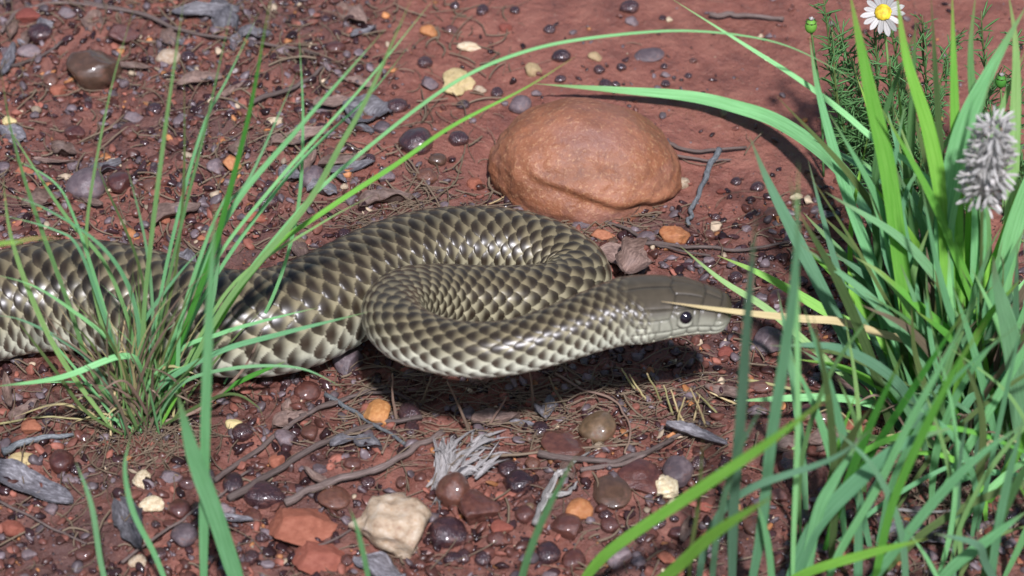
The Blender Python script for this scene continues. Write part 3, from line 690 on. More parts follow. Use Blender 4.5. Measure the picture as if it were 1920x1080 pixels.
def leaf(px, py, length, width, ang_deg, m, label, curl=.35, tilt=0., lift=.25, name='dead_leaf', bend=.25):
    c = G(px, py); z = float(gh(c[0], c[1])); c = G(px, py, z + lift)
    n, k = 22, 9; t = np.linspace(0, 1, n)[:, None]; s = np.linspace(-1, 1, k)[None]
    wd = width / 2 * np.sin(math.pi * np.clip(t, .01, 1)**.8)**.75 * (1 + .22 * fbm(t * 6, np.sign(s) * 3 + U(0, 50), 0, 3)) + .02
    x = (t - .5) * length + 0 * s; y = s * wd + .15 * width * np.sin(t * 3 + 1)
    zz = curl * np.abs(s)**1.7 * wd * (1 + .8 * noise(t * 3, U(0, 50))) + .22 * width * noise(t * 3.2 + U(0, 30), s * .8, 1.0) + bend * length * .25 * (t - .5)**2 * 4 - .1 * width * np.exp(-(s / .12)**2) * .35 + .06 * width * fbm(t * 5 + U(0, 9), s * 1.5, 3.0, 3)
    v = np.stack([x, y, zz], -1).reshape(-1, 3); lo2 = v - np.array([0, 0, .035])
    f = quads(n, k); nn = n * k
    rim = [i * k for i in range(n)] + [(n - 1) * k + j for j in range(1, k)] + [i * k + k - 1 for i in range(n - 2, -1, -1)] + [j for j in range(k - 2, 0, -1)]
    fs = f[:, ::-1].tolist() and f.tolist() + (f[:, ::-1] + nn).tolist() + [[rim[(i + 1) % len(rim)], rim[i], rim[i] + nn, rim[(i + 1) % len(rim)] + nn] for i in range(len(rim))]
    uv = np.stack(np.broadcast_arrays(s * width, t * length, t), -1).reshape(-1, 3)
    o = link(name, mesh(name, np.vstack([v, lo2]), fs, M[m], True, {'uvw': ('FLOAT_VECTOR', np.vstack([uv, uv]))}), None, c)
    o.rotation_euler = (U(-.1, .1) + tilt, U(-.08, .08), math.radians(ang_deg)); return tag(o, label, 'leaf')
leaf(45, 912, 4.6, 1.3, -22, 'leaf_grey', 'long blue-grey dried leaf lying below the yellow chip', .3)
leaf(245, 985, 2.8, 1.1, -62, 'leaf_grey', 'blue-grey dried leaf standing on edge beside the smooth grey pebble', .5, .4)
leaf(712, 1072, 2.4, 1.2, -25, 'leaf_grey', 'grey papery leaf lying just in front of the cream rock', .4)
leaf(1305, 818, 2.6, .55, -18, 'leaf_grey', 'narrow grey curled leaf behind the long purple grey stone', .6)
leaf(1190, 488, 2.3, 1.6, 75, 'leaf_brown', 'brown dried leaf standing right behind the head', .5, .3, .8)
leaf(1155, 490, 2.2, 1.1, -30, 'leaf_brown', 'pinkish brown dried leaf tucked behind the coil', .4)
leaf(700, 212, 2.3, 1.9, 60, 'leaf_grey', 'pale purple leaf in the far gravel left of the yellow chip', .3)
leaf(420, 45, 4.0, 1.1, -70, 'leaf_grey', 'long grey leaf lying across the far thin stick', .3)
leaf(385, 25, 3.2, 1.0, 10, 'leaf_grey', 'short grey leaf next to the far thin stick', .4)
leaf(1612, 776, 3.0, 1.0, -20, 'leaf_brown', 'curled brown leaf under the wide grass blades', .7)
leaf(1570, 830, 2.6, .9, 15, 'leaf_brown', 'dark brown leaf near the flat brick-red chip', .5)
leaf(545, 790, 1.6, .6, 35, 'leaf_brown', 'brown leaf scrap between the crossing twigs', .5)
leaf(650, 830, 1.4, .5, 25, 'leaf_grey', 'crumpled grey leaf scrap between the long twigs', .6)
leaf(690, 835, 1.2, .6, -10, 'leaf_grey', 'pale crumpled leaf scrap beside the grey stick', .6)
leaf(1500, 845, 2.2, .8, 5, 'leaf_brown', 'thin brown leaf beneath the grass near the snout', .5)
leaf(1720, 1010, 3.0, 1.4, 20, 'leaf_grey', 'flat grey leaf under the front grass blades', .3)
leaf(330, 400, 2.5, 1.0, 40, 'leaf_brown', 'brown leaf behind the thick body under the grass', .4)
leaf(560, 260, 2.6, 1.1, 30, 'leaf_brown', 'brown leaf lying behind thin grass in the gravel', .4)
leaf(930, 790, 2.0, .8, 20, 'leaf_brown', 'brown leaf scrap above the frayed bark', .5)

nl = 0
while nl < 64:
    px, py = (U(0, 1900), U(0, 1080)) if nl < 40 else (U(0, 720), U(0, 400)); q = G(px, py)
    if smooth_clay(q[0], q[1]) > .4 or near_snake(q[0], q[1], .4): continue
    m = 'leaf_brown' if U(0, 1) < .6 else 'leaf_grey'; z = zone(px, py); lo3 = U(0, 1) < .5
    o = leaf(px, py, U(.9, 2.4), U(.5, 1.1) if lo3 else U(.25, .45), U(0, 180), m, f"{'broad' if lo3 else 'narrow'} {'brown' if m == 'leaf_brown' else 'grey'} dry leaf scrap {z}", .7, U(-.3, .3), .16, 'leaf_scrap')
    o['group'] = 'dry leaf scraps ' + z; nl += 1

EYEV = -FW
def ribbon(p, w0, origin, m, name='blade', twist=0.0, fold=.18, taper=.55, smooth=True):
    p = smoothline(p, 9); n = len(p)
    t = np.gradient(p, axis=0); t /= np.linalg.norm(t, axis=1)[:, None] + 1e-9
    L_ = np.r_[0, np.cumsum(np.linalg.norm(np.diff(p, axis=0), axis=1))]; k = L_ / L_[-1]
    ref = np.array([.1 * U(-1, 1), -.55, .83])
    sd_ = np.cross(t, ref); ln = np.linalg.norm(sd_, axis=1)[:, None]; sd_ = sd_ / (ln + 1e-6)
    nr = np.cross(sd_, t)
    tw = twist * (.4 + k)[:, None]; s2 = sd_ * np.cos(tw) + nr * np.sin(tw); n2 = nr * np.cos(tw) - sd_ * np.sin(tw)
    wd = w0 / 2 * (np.minimum(1, .55 + k * 2.0)) * np.clip(1 - ((k - taper) / (1 - taper)).clip(0, 1)**1.7, .03, 1)
    wd = wd[:, None]; th = np.minimum(.022, wd * .3)
    md_ = p - n2 * wd * fold
    rows = np.stack([p - s2 * wd, md_ + n2 * th, p + s2 * wd, p + s2 * wd, md_ - n2 * th, p - s2 * wd], 1) - origin
    uv = np.stack([np.stack(np.broadcast_arrays(a * (.5 + w0), L_, k), -1) for a in (-1, 0, 1, 1, 0, -1)], 1)
    f = quads(n, 6); f = f[(np.arange(len(f)) % 5) != 2]
    return mesh(name, rows.reshape(-1, 3), f, m, smooth, {'uvw': ('FLOAT_VECTOR', uv.reshape(-1, 3))})
# frayed weathered bark: splinters fanning from one broken foot
bk = empty('frayed_bark', G(835, 880)); tag(bk, 'frayed silver-grey piece of bark behind the maroon round pebble', 'bark')
b0 = G(835, 880)
def strip(p0, p1, wd, lift):
    md = (p0 + p1) / 2 + np.array([U(-.12, .12), U(-.12, .12), lift])
    return link('splinter', ribbon([p0, md, p1], wd, b0, M['bark'], 'splinter', U(-.9, .9), .6, .35, False), bk)
for i in range(96):                                    # upright clump and the mat trailing to the right
    k = i / 95
    if k < .45: a0 = G(U(815, 845), U(850, 905), .25); a1 = G(U(808, 850), U(815, 850), U(.3, 1.0))
    else: a0 = G(U(835, 900), U(830, 900), U(.2, .5)); a1 = a0 + np.array([U(.1, 1.6), U(-.2, 1.4), U(-.2, .35)])
    strip(a0, a1, U(.05, .22), U(.0, .25))
for i in range(12): a0 = G(U(810, 840), U(870, 900), .25); strip(a0, G(U(790, 835), U(920, 975), .2), U(.08, .2), .1)
fk = empty('forked_twig', G(1010, 940)); tag(fk, 'forked silver-grey twig beside the ochre orange stone', 'twig'); f0 = G(1010, 940)
for pts in ([(1005, 985), (1020, 930), (1050, 885), (1105, 850)], [(1020, 930), (1062, 925), (1085, 905)], [(1050, 885), (1040, 900), (1005, 975)]):
    link('branch', tube(lie(pts, .25) - f0, .15, .05, M['grey_wood'], 'branch', 7, .08, .25), fk)

# fine litter: dry grass bits and fibres lying everywhere
VV, FF, UV = [], [], []; base = 0
def litter(x, y, ln, th, rad):
    global base
    t = np.linspace(-.5, .5, 5); dx, dy = math.cos(th), math.sin(th); cv = U(-.25, .25)
    p = np.stack([x + dx * t * ln - dy * cv * ln * (t * t * 4), y + dy * t * ln + dx * cv * ln * (t * t * 4), np.zeros(5)], -1)
    p[:, 2] = gh(p[:, 0], p[:, 1]) + .06 + U(0, .18) + U(-.2, .3) * (t + .5) * min(ln, 2) * .4
    side = np.array([-dy, dx, 0]) * rad; up = np.array([0, 0, rad])
    v = np.concatenate([p + side, p + up, p - side, p - up]).reshape(4, 5, 3).transpose(1, 0, 2).reshape(-1, 3)
    VV.append(v); FF.append(quads(5, 4, True) + base); UV.append(np.stack(np.broadcast_arrays(np.tile([0, .5, 1, 1.5], 5) + U(0, 90), np.repeat(t * ln, 4), .5), -1)); base += 20
for _ in range(900):
    x, y = U(-29, 0), U(0, 28); litter(x, y, .5 + 2.2 * U(0, 1)**2, U(0, math.pi), .015 + .05 * U(0, 1)**3)
for _ in range(2600):
    x, y = U(-29, 29), U(-26, 28)
    if smooth_clay(x, y) > .4 and U(0, 1) < .93: continue
    litter(x, y, .4 + 2.4 * U(0, 1)**2, U(0, math.pi), .012 + .045 * U(0, 1)**3)
for _ in range(420):                                   # thicker mat in front of and under the coil
    q = G(U(640, 1340), 760 + rng.normal(0, 55)); litter(q[0], q[1], U(.6, 2.6), rng.normal(.15, .5), U(.012, .035))
for _ in range(260):
    q = G(260 + rng.normal(0, 90), 800 + rng.normal(0, 40)); litter(q[0], q[1], U(.6, 2.6), U(0, 3.14), U(.012, .03))
for _ in range(260):
    q = G(U(640, 1250), 410 + rng.normal(0, 22)); litter(q[0], q[1], U(.5, 2.2), rng.normal(0, .6), U(.012, .03))
for _ in range(400):
    q = G(1780 + rng.normal(0, 90), 880 + rng.normal(0, 70)); litter(q[0], q[1], U(.6, 2.6), U(0, 3.14), U(.012, .03))
tag(link('leaf_litter', mesh('leaf_litter', np.vstack(VV), np.vstack(FF), M['dead'], True, {'uvw': ('FLOAT_VECTOR', np.vstack(UV))})),
    'fine dry grass fibres littering the soil', 'litter', kind='stuff')

# ------------------------------------------------------------------ grass
def path3(px, dy=0.0, Y0=None, z0=0.0):
    """pixels from foot to tip; the foot stands on the soil, the tip leans dy cm towards (-) or away from (+) the viewer"""
    b = G(px[0][0], px[0][1], z0); Y0 = b[1] if Y0 is None else Y0
    d = np.r_[0, np.cumsum(np.hypot(*np.diff(np.array(px, float), axis=0).T))]; d /= d[-1]
    return np.array([V(q[0], q[1], Y0 + dy * k) for q, k in zip(px, d)])
def blade(parent, org, px, wpx, m, dy=0.0, Y0=None, twist=None, **kw):
    p = np.array([G(*q) for q in px]) if len(px[0]) == 3 else path3(px, dy, Y0)
    g = gh(p[:, 0], p[:, 1]); p[1:, 2] = np.maximum(p[1:, 2], g[1:] + .1)
    return link('blade', ribbon(p, wpx / PXCM, org, M[m], twist=U(-.5, .5) if twist is None else twist, **kw), parent)

# thin-bladed tussock standing before the thick body
L0 = G(262, 800); lt = empty('grass_tussock', L0); tag(lt, 'thin-bladed green grass tussock standing in front of the thick body', 'grass')
LB = [([(252, 790), (200, 640), (168, 500), (165, 400), (205, 180), (258, -10)], 11, 'green', 2), ([(262, 795), (268, 620), (280, 480), (310, 240), (346, -10)], 11, 'green', 0),
 ([(270, 790), (300, 600), (345, 400), (385, 240), (440, -10)], 9, 'green', 1), ([(282, 790), (345, 620), (400, 470), (425, 380), (470, 200), (508, -10)], 15, 'lime', -1),
 ([(278, 790), (300, 560), (370, 270), (430, 140), (487, 20)], 8, 'mint', 2), ([(285, 790), (330, 620), (430, 400), (560, 240), (722, 55)], 13, 'mint', 1),
 ([(290, 795), (350, 700), (430, 560), (570, 390), (640, 270), (695, 170), (775, -10)], 14, 'green', 0), ([(288, 790), (380, 560), (540, 330), (690, 180), (775, 75)], 9, 'mint', 3),
 ([(420, 720), (510, 560), (557, 400), (568, 230), (560, 50)], 8, 'mint', 0), ([(300, 800), (400, 620), (500, 478), (620, 388), (740, 310), (850, 235), (985, 165), (1080, 105)], 12, 'lime', 3),
 ([(295, 790), (400, 600), (560, 395), (700, 268), (860, 150), (1000, 92), (1150, 66), (1300, 58), (1450, 78), (1560, 126), (1672, 192)], 11, 'mint', 6),
 ([(235, 800), (170, 690), (125, 560), (60, 380), (20, 240), (0, 120)], 12, 'green', 1), ([(255, 785), (262, 640), (240, 535), (180, 452), (70, 384), (-20, 358)], 11, 'mint', -1),
 ([(250, 790), (240, 720), (205, 640), (130, 578), (60, 535), (-20, 512)], 11, 'mint', -2), ([(272, 780), (262, 690), (225, 668), (112, 708), (-20, 726)], 15, 'mint', -4),
 ([(275, 800), (300, 725), (410, 660), (530, 625), (690, 585)], 14, 'mint', -1), ([(278, 790), (330, 665), (412, 626), (500, 600), (595, 577)], 10, 'mint', 0),
 ([(215, 810), (120, 680), (60, 560), (20, 440), (5, 330)], 13, 'green', -1), ([(230, 815), (160, 770), (100, 690), (20, 585)], 8, 'olive_grass', -1), ([(400, 748), (450, 715), (534, 678)], 12, 'lime', -1),
 ([(300, 790), (350, 620), (410, 480), (520, 340), (600, 250), (690, 150), (820, -10)], 8, 'mint', 2), ([(268, 780), (275, 600), (255, 480), (190, 330), (180, 270)], 7, 'olive_grass', 1),
 ([(262, 790), (230, 700), (190, 560), (140, 410), (100, 340), (10, 290)], 8, 'mint', 1), ([(285, 790), (300, 640), (330, 500), (345, 330), (345, 120)], 7, 'olive_grass', 1),
 ([(262, 790), (250, 640), (200, 500), (120, 400), (0, 215)], 9, 'green', 2), ([(290, 795), (360, 690), (400, 560), (420, 400), (470, 330), (560, 130)], 8, 'dull', 2),
 ([(240, 800), (180, 690), (120, 640), (40, 600), (-20, 590)], 9, 'dull', -1), ([(262, 790), (250, 720), (262, 620), (330, 520), (385, 460)], 9, 'mint', 0),
 ([(268, 790), (205, 620), (150, 470), (100, 430), (-10, 400)], 9, 'mint', 0), ([(288, 800), (340, 720), (440, 690), (560, 690), (650, 730)], 8, 'dull', -2),
 ([(300, 800), (420, 740), (480, 760), (495, 790)], 8, 'olive_grass', -2), ([(300, 790), (370, 640), (450, 520), (600, 420), (700, 365)], 8, 'green', 1),
 ([(270, 790), (285, 680), (285, 560), (270, 440), (235, 300)], 8, 'dull', 0), ([(285, 800), (330, 700), (340, 600), (395, 430), (460, 300)], 10, 'mint', 0)]
for px, wd, m, dy in LB: blade(lt, L0, px, wd * .74, m, dy)
for i in range(80):
    bx, by = 262 + rng.normal(0, 26), 792 + rng.normal(0, 13); a = math.radians(90 + rng.normal(0, 26)); ln = U(70, 330) if i % 3 else U(60, 170)
    bend = rng.normal(0, .35)
    px = [(bx, by)] + [(bx + math.cos(a + bend * k) * ln * k, by - math.sin(a + bend * k) * ln * k) for k in (.35, .7, 1.0)]
    m = ('green', 'mint', 'olive_grass', 'straw', 'dead', 'dead', 'mint', 'olive_grass', 'dead')[i % 9]
    blade(lt, L0, px, U(3, 6), m, U(-2.5, 2.5))
for i in range(60):
    bx, by = 258 + rng.normal(0, 24), 792 + rng.normal(0, 12); a = math.radians(95 + rng.normal(0, 17)); ln = U(90, 300); bend = rng.normal(0, .25)
    px = [(bx, by)] + [(bx + math.cos(a + bend * k) * ln * k, by - math.sin(a + bend * k) * ln * k) for k in (.35, .7, 1.0)]
    blade(lt, L0, px, U(2.2, 4.2), ('dead', 'straw', 'dead', 'olive_grass', 'green')[i % 5], U(-1.5, 1.5))
for i in range(26):
    bx, by = 255 + rng.normal(0, 25), 790 + rng.normal(0, 12); a = U(-.2, 3.3); ln = U(60, 190)
    px = [(bx, by), (bx + math.cos(a) * ln * .5, by - abs(math.sin(a)) * ln * .5 - 25), (bx + math.cos(a) * ln, by - math.sin(a) * ln * .55)]
    blade(lt, L0, px, U(3, 6), 'straw' if i % 4 == 0 else 'dead', U(-2, 1))

# tall mint blades rising from below the edge of the soil patch
F0 = G(400, 1150); ft = empty('grass_tuft', F0); tag(ft, 'few tall mint-green blades standing in front of the thin-bladed tussock', 'grass')
for px, wd, m, dy in [([(382, 1150), (382, 1000), (386, 760), (394, 560), (404, 380)], 17, 'mint', 0), ([(465, 1150), (435, 1060), (400, 955), (362, 850), (332, 735)], 28, 'mint', -1),
                      ([(215, 1150), (190, 1060), (172, 950), (140, 860)], 9, 'dull', 0), ([(330, 1140), (290, 1040), (250, 960), (234, 880), (245, 815)], 9, 'mint', 0)]:
    blade(ft, F0, px, wd, m, dy, twist=.1, taper=.6)
blade(ft, F0, [(-40, 1100), (-60, 800), (-30, 500), (40, 452), (112, 447)], 16, 'lime', -2)

# broad-bladed tussock beside the head
R0 = G(1800, 815); rt = empty('grass_tussock', R0); tag(rt, 'broad-bladed bright green grass tussock beyond the snout', 'grass')
RB = [([(1730, 790, 0), (1712, 640, 3.4), (1690, 530, 5.0), (1650, 430, 4.9), (1595, 340, 3.6), (1530, 275, 2.2), (1455, 226, 1.4), (1380, 200, 1.1), (1290, 180, .9), (1150, 168, 1.0), (1003, 157, 1.4)], 38, 'mint', 17.5),
 ([(1790, 800), (1785, 620), (1765, 480), (1700, 375), (1630, 320), (1525, 262)], 27, 'mint', 8), ([(1785, 800), (1778, 560), (1770, 400), (1740, 240), (1700, 110), (1680, -20)], 30, 'lime', 3),
 ([(1735, 790), (1705, 600), (1690, 500), (1665, 320), (1630, 165), (1592, -20)], 32, 'lime', 2), ([(1790, 800), (1775, 560), (1770, 400), (1755, 150), (1745, -20)], 16, 'olive_grass', 4),
 ([(1810, 800), (1800, 560), (1796, 400), (1790, 200), (1785, -20)], 20, 'lime', 4), ([(1795, 800), (1770, 520), (1778, 370), (1808, 235), (1858, 130), (1925, 10)], 38, 'mint', 3),
 ([(1720, 800), (1670, 600), (1630, 480), (1590, 370), (1555, 250), (1530, 150), (1518, 70)], 22, 'mint', 6), ([(1790, 800), (1760, 400), (1710, 312), (1640, 262), (1580, 210), (1500, 150), (1400, 86), (1255, -5)], 12, 'mint', 9),
 ([(1705, 820), (1652, 742), (1597, 655), (1540, 540), (1490, 440), (1440, 340), (1405, 255)], 26, 'dull', 2), ([(1780, 800), (1740, 664), (1640, 622), (1570, 602), (1500, 597), (1370, 583), (1240, 565)], 15, 'straw', -1.5),
 ([(1700, 820), (1640, 755), (1510, 640), (1437, 578), (1353, 525), (1276, 462)], 14, 'green', 5), ([(1790, 790), (1650, 640), (1560, 590), (1480, 543), (1415, 508), (1345, 479)], 20, 'lime', 4),
 ([(1890, 850), (1880, 780), (1800, 650), (1735, 585), (1685, 540), (1640, 500)], 21, 'lime', 1), ([(1850, 800), (1840, 675), (1856, 555), (1880, 450)], 18, 'mint', 0), ([(1925, 860), (1914, 780), (1896, 640), (1868, 530), (1862, 480)], 46, 'dull', -2),
 ([(1850, 790), (1860, 640), (1880, 520), (1910, 400), (1960, 250)], 38, 'mint', 1), ([(1820, 800), (1840, 620), (1880, 520), (1920, 430)], 20, 'mint', 0), ([(1800, 790), (1810, 600), (1818, 460), (1815, 350), (1800, 310)], 24, 'lime', 3),
 ([(1700, 800), (1640, 640), (1590, 560), (1560, 470), (1515, 300)], 12, 'dull', 3), ([(1760, 800), (1700, 640), (1680, 500), (1700, 360), (1750, 290)], 16, 'mint', 3), ([(1750, 800), (1690, 560), (1660, 450), (1690, 230), (1710, 180)], 14, 'mint', 3),
 ([(1810, 810), (1760, 720), (1720, 600), (1660, 520), (1600, 480)], 18, 'green', 0), ([(1850, 820), (1900, 640), (1930, 590)], 24, 'mint', 0), ([(1720, 800), (1600, 700), (1560, 690), (1500, 655)], 12, 'dull', 0),
 ([(1740, 810), (1640, 760), (1545, 745), (1375, 752)], 16, 'mint', -1), ([(1800, 800), (1830, 500), (1850, 330), (1880, 200), (1925, 90)], 20, 'green', 5), ([(1830, 800), (1850, 520), (1840, 330), (1820, 120), (1830, -20)], 22, 'green', 5),
 ([(1845, 800), (1880, 600), (1900, 300), (1905, 100), (1890, -20)], 24, 'green', 5)]
for px, wd, m, dy in RB: blade(rt, R0, px, wd * .9, m, dy, twist=U(-.25, .25), taper=.62)
for i in range(70):
    bx, by = U(1640, 1915), U(620, 860); a = math.radians(92 + rng.normal(4, 20)); ln = U(260, 640); bend = rng.normal(.12, .35)
    px = [(bx, by)] + [(bx + math.cos(a + bend * k) * ln * k, by - math.sin(a + bend * k) * ln * k) for k in (.3, .65, 1.0)]
    if min(q[0] for q in px) < 1430: continue
    blade(rt, R0, px, U(8, 20), ('mint', 'green', 'lime', 'mint', 'green', 'dull', 'olive_grass')[i % 7], U(-2, 5))
for i in range(130):
    bx, by = 1800 + rng.normal(0, 62), 805 + rng.normal(0, 34); a = math.radians(92 + rng.normal(0, 24)); ln = U(90, 380); bend = rng.normal(0, .4)
    px = [(bx, by)] + [(bx + math.cos(a + bend * k) * ln * k, by - math.sin(a + bend * k) * ln * k) for k in (.35, .7, 1.0)]
    m = ('green', 'mint', 'dull', 'dull', 'olive_grass', 'dead', 'green', 'olive_grass', 'lime', 'dead')[i % 10]
    if min(q[0] for q in px) < 1430: continue
    blade(rt, R0, px, U(7, 20), m, U(-3, 3))
for i in range(40):
    bx, by = 1800 + rng.normal(0, 70), 830 + rng.normal(0, 40); a = U(0, 3.14); ln = U(60, 200)
    px = [(bx, by), (bx + math.cos(a) * ln * .5, by - abs(math.sin(a)) * ln * .5 - 22), (bx + math.cos(a) * ln, by - math.sin(a) * ln * .5)]
    blade(rt, R0, px, U(3, 7), 'straw' if i % 3 == 0 else 'dead', U(-2, 1))

# nearer tussock whose blades lean in front of the gravel
Q0 = G(1560, 1160); qt = empty('grass_tussock', Q0); tag(qt, 'loose green grass blades rising in front of the gravel below the snout', 'grass')
QB = [([(1400, 1150), (1412, 1080), (1428, 990), (1447, 820), (1472, 660), (1488, 540), (1495, 420), (1480, 330)], 22, 'mint', -2), ([(1372, 1150), (1374, 1000), (1380, 890), (1392, 740), (1402, 590), (1418, 400)], 20, 'dull', -4),
 ([(1485, 1150), (1488, 1015), (1496, 790), (1494, 570), (1497, 300)], 10, 'mint', -1), ([(1060, 1150), (1130, 1045), (1300, 925), (1440, 830), (1560, 740)], 22, 'lime', -6), ([(1460, 1150), (1490, 1075), (1530, 985), (1605, 905), (1690, 835), (1790, 800)], 32, 'mint', 0),
 ([(1500, 1150), (1530, 975), (1565, 900), (1615, 820)], 22, 'mint', 0), ([(1530, 1150), (1572, 1040), (1642, 920), (1702, 800), (1778, 660), (1830, 560)], 16, 'mint', -1), ([(1625, 1150), (1642, 1080), (1672, 950), (1727, 820), (1792, 690), (1850, 600)], 17, 'lime', -2),
 ([(1590, 1150), (1652, 1065), (1752, 940), (1842, 850), (1930, 790)], 20, 'mint', -1), ([(1720, 1150), (1782, 1068), (1842, 1020), (1930, 955)], 22, 'mint', -1), ([(1430, 1140), (1500, 1080), (1620, 1040), (1740, 1010)], 18, 'lime', -4),
 ([(965, 1150), (985, 1060), (1015, 980), (1060, 890), (1085, 850)], 17, 'mint', -5), ([(1450, 1150), (1445, 1060), (1436, 1000), (1420, 940)], 14, 'mint', -1), ([(1330, 1150), (1345, 1000), (1380, 860), (1440, 740)], 12, 'dull', -5),
 ([(1300, 1150), (1330, 1000), (1400, 920), (1560, 860), (1640, 800)], 14, 'dull', -2), ([(1850, 1150), (1870, 1000), (1890, 900), (1920, 780)], 16, 'mint', -1), ([(1900, 1150), (1850, 1060), (1830, 1020), (1750, 1000)], 16, 'dull', -2),
 ([(1290, 1150), (1295, 1040), (1310, 940), (1318, 820)], 8, 'olive_grass', -3), ([(1700, 1150), (1690, 1000), (1640, 880), (1560, 800)], 14, 'dull', -1), ([(1140, 1160), (1250, 1080), (1340, 1000), (1450, 930)], 24, 'lime', -7),
 ([(700, 1150), (690, 1080), (672, 1000), (655, 950)], 10, 'mint', -3)]
for px, wd, m, dy in QB: blade(qt, Q0, px, wd * .85, m, dy, twist=U(-.25, .25), taper=.6)
for i in range(46):
    bx, by = U(1400, 1950), U(930, 1170); a = math.radians(82 + rng.normal(0, 22)); ln = U(140, 520); bend = rng.normal(-.1, .4)
    px = [(bx, by)] + [(bx + math.cos(a + bend * k) * ln * k, by - math.sin(a + bend * k) * ln * k) for k in (.3, .65, 1.0)]
    if min(q[0] for q in px) < 1400: continue
    blade(qt, Q0, px, U(7, 17), ('mint', 'green', 'mint', 'lime', 'dull', 'olive_grass')[i % 6], U(-3, 2))

# ------------------------------------------------------------------ daisy bush, white flower head
B0 = G(1650, 400); db = empty('daisy_bush', B0); tag(db, 'feathery dark green daisy bush with one white daisy behind the broad grass', 'bush')
VV, FF, UV = [], [], []; base = 0
def needle(p, d, ln, wd):
    global base
    d = d / np.linalg.norm(d); a = np.cross(d, [.3, -.6, .7]); a /= np.linalg.norm(a); b = np.cross(a, d)
    k = np.array([0, .45, .8, 1.0]); ww = np.array([.7, 1, .8, .1]) * wd / 2; sag = np.array([0, 0, -.12 * ln])
    c = p + d * (k * ln)[:, None] + sag * (k**2)[:, None]
    v = np.stack([c + a * ww[:, None], c + b * ww[:, None] * .5, c - a * ww[:, None]], 1).reshape(-1, 3)
    VV.append(v - B0); FF.append(quads(4, 3, True) + base); base += 12
    UV.append(np.stack(np.broadcast_arrays(np.tile([-1., 0, 1], 4) + U(0, 40), np.repeat(k * ln, 3), np.repeat(k * .8, 3)), -1))
stems = [(1610, 350, 1600, 190), (1650, 370, 1630, 200), (1680, 390, 1655, 200), (1640, 380, 1670, 110), (1690, 400, 1700, 260), (1600, 330, 1545, -10), (1640, 350, 1600, 120), (1660, 380, 1640, 60), (1690, 380, 1690, 170), (1640, 400, 1590, 250), (1670, 420, 1660, 260), (1700, 400, 1760, 180), (1720, 380, 1790, 60),
         (1760, 380, 1870, 150), (1780, 420, 1900, 240), (1740, 360, 1730, 30), (1700, 360, 1660, 10), (1800, 360, 1840, 20), (1850, 380, 1905, 60), (1620, 340, 1560, 60), (1820, 420, 1860, 200), (1590, 300, 1575, 60), (1880, 420, 1915, 300), (1730, 420, 1720, 260)]
for sx, sy, tx, ty in stems:
    p0 = G(sx, sy); p1 = V(tx, ty, p0[1] + U(-1, 2)); md = (p0 + p1) / 2 + rng.normal(0, .35, 3)
    link('stem', tube([p0 - B0, md - B0, p1 - B0], .07, .035, M['olive_grass'], 'stem', 6, .04), db)
    q = smoothline([p0, md, p1], 12)
    for i in range(3, len(q) - 1):
        for _ in range(5):
            tdir = q[min(i + 1, len(q) - 1)] - q[i]; tdir /= np.linalg.norm(tdir) + 1e-9
            d = tdir * U(.4, 1.0) + rng.normal(0, .55, 3); ln = U(.45, 1.15)
            needle(q[i], d, ln, U(.06, .10))
            if rng.random() < .5:
                dd = d / np.linalg.norm(d); needle(q[i] + dd * ln * .5, d + rng.normal(0, .5, 3), ln * .6, .06)
fo = link('foliage', mesh('foliage', np.vstack(VV), np.vstack(FF), M['green'], True, {'uvw': ('FLOAT_VECTOR', np.vstack(UV))}), db); tag(fo, kind='stuff')

def petalmesh(ln, wd, m, name):
    n, k = 9, 5; t = np.linspace(0, 1, n)[:, None]; s = np.linspace(-1, 1, k)[None]
    w2 = wd / 2 * np.interp(t, [0, .3, .75, .93, 1], [.35, .8, 1, .75, .2])
    v = np.stack([t * ln + 0 * s, s * w2, -.10 * ln * t**2 + .12 * wd * np.abs(s) - .04 * np.cos(s * 6) * wd], -1).reshape(-1, 3)
    f = quads(n, k); nn = n * k; rim = [i * k for i in range(n)] + [(n - 1) * k + j for j in range(1, k)] + [i * k + k - 1 for i in range(n - 2, -1, -1)] + [j for j in range(k - 2, 0, -1)]
    fs = f.tolist() + (f[:, ::-1] + nn).tolist() + [[rim[(i + 1) % len(rim)], rim[i], rim[i] + nn, rim[(i + 1) % len(rim)] + nn] for i in range(len(rim))]
    uv = np.stack(np.broadcast_arrays(s, t * ln, t * .5), -1).reshape(-1, 3)
    return mesh(name, np.vstack([v, v - [0, 0, .02]]), fs, m, True, {'uvw': ('FLOAT_VECTOR', np.vstack([uv, uv]))})
def frame_to(d):
    return Vector(d).to_track_quat('Z', 'Y')
# the daisy
dc = V(1656, 24, G(1660, 380)[1] + .5); qd = frame_to((-.1, -.55, .8))
pm = petalmesh(.98, .27, M['petal'], 'petal')
stem0 = G(1668, 385); link('stem', tube([stem0 - B0, (stem0 + dc) / 2 - B0 + np.array([.2, 0, 0]), dc - B0 - np.array([0, 0, .1])], .07, .05, M['green'], 'stem', 6, .02), db)
dz = link('flower', None, db, dc - B0); dz.rotation_euler = qd.to_euler()
for i in range(15):
    o = link('petal', pm, dz); o.rotation_euler = (U(-.2, .2), U(-.12, .12), i / 15 * 2 * math.pi + U(-.08, .08)); o.scale = (U(.85, 1.08),) * 3
vd, fd = uvsphere(.36, .36, .20, 24, 36); vd = vd * (1 + .07 * noise(vd[:, 0] * 14, vd[:, 1] * 14, vd[:, 2] * 14))[:, None]
link('flower_disc', mesh('flower_disc', vd, fd, M['disc']), dz, (0, 0, .06))
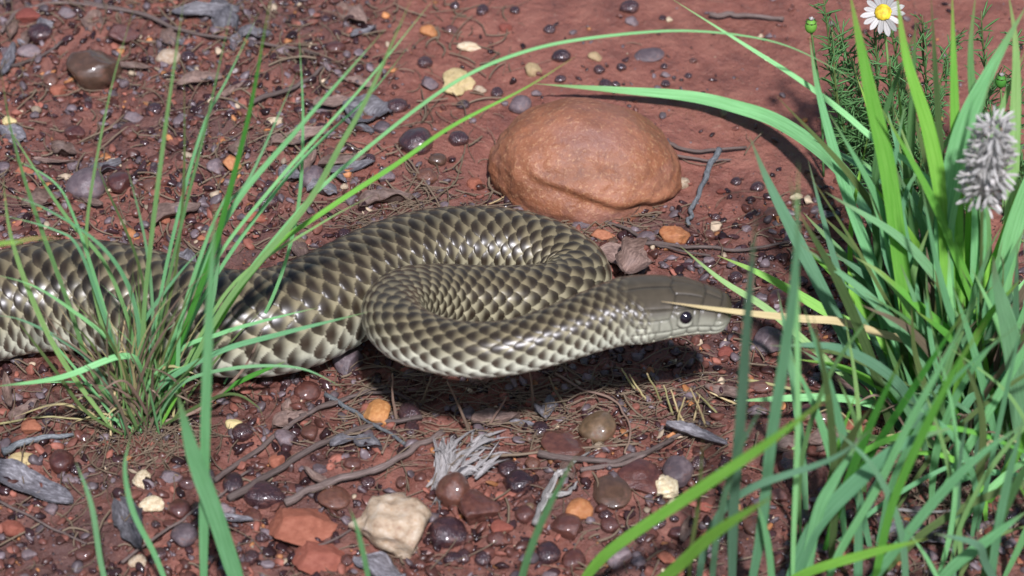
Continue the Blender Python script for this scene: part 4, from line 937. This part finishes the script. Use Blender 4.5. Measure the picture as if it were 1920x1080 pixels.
# closed bud on its own stalk
def bud(px, py, base_px, r_, label):
    g = G(*base_px); c = V(px, py, g[1] + .3); e_ = empty('flower_bud', g); tag(e_, label, 'flower')
    link('stem', tube([g - g, (c - g) * .5 + np.array([.15, 0, 0]), c - g], .06, .05, M['green'], 'stem', 6, .02), e_)
    vb, fb = uvsphere(r_, r_, r_ * 1.25, 14, 20); vb[:, 2] += r_ * .6; link('bud', mesh('bud', vb, fb, M['lime']), e_, c - g)
    bm_ = petalmesh(r_ * 1.9, r_ * .7, M['olive_grass'], 'sepal')
    for i in range(8):
        o = link('sepal', bm_, e_, c - g); o.rotation_euler = (0, -1.15, i / 8 * 2 * math.pi)
    pm2 = petalmesh(r_ * .9, r_ * .4, M['petal'], 'petal')
    for i in range(5):
        o = link('petal', pm2, e_, c - g + np.array([0, 0, r_ * 1.5])); o.rotation_euler = (0, -1.2, i / 5 * 2 * math.pi)
bud(1520, 55, (1545, 330), .26, 'closed green daisy bud on a thin stalk at the edge of the clay')
bud(1876, 158, (1880, 400), .24, 'closed yellow-green daisy bud above the fluffy white flower head')
# fluffy white flower head
w0 = G(1835, 850); wc = V(1862, 265, w0[1] + .5); we = V(1842, 365, w0[1] + .5)
wh = empty('white_flower', w0); tag(wh, 'fluffy white papery flower head rising among the broad grass blades', 'flower')
link('stem', tube([w0 - w0, we - w0 - np.array([0, 0, .1]), (wc + we) / 2 - w0], .07, .06, M['olive_grass'], 'stem', 6, .02), wh)
bm2 = petalmesh(.56, .12, M['petal'], 'bract'); ax = (wc - we); axl = np.linalg.norm(ax); ax = ax / axl
core, fcore = uvsphere(.55, .55, 1.4, 14, 18); o = link('core', mesh('core', core, fcore, M['petal']), wh, (wc + we) / 2 - w0); o.rotation_euler = Vector(ax).to_track_quat('Z', 'Y').to_euler()
s1 = np.cross(ax, [0, 1, 0]); s1 /= np.linalg.norm(s1); s2_ = np.cross(ax, s1)
for i in range(280):
    k = (i + .5) / 280; th = i * 2.39996; rad = .62 * math.sin(math.pi * (.1 + .8 * k))**.6 + .05
    d = (s1 * math.cos(th) + s2_ * math.sin(th)); p = we + ax * axl * (k * 1.45 - .12) + d * rad * .8
    dirv = d * 1.0 + ax * (-.2 + .9 * k) + rng.normal(0, .55, 3)
    o = link('bract', bm2, wh, p - w0); o.rotation_euler = Vector(dirv).to_track_quat('X', 'Z').to_euler(); o.scale = (U(.6, 1.35), U(.7, 1.6), 1)
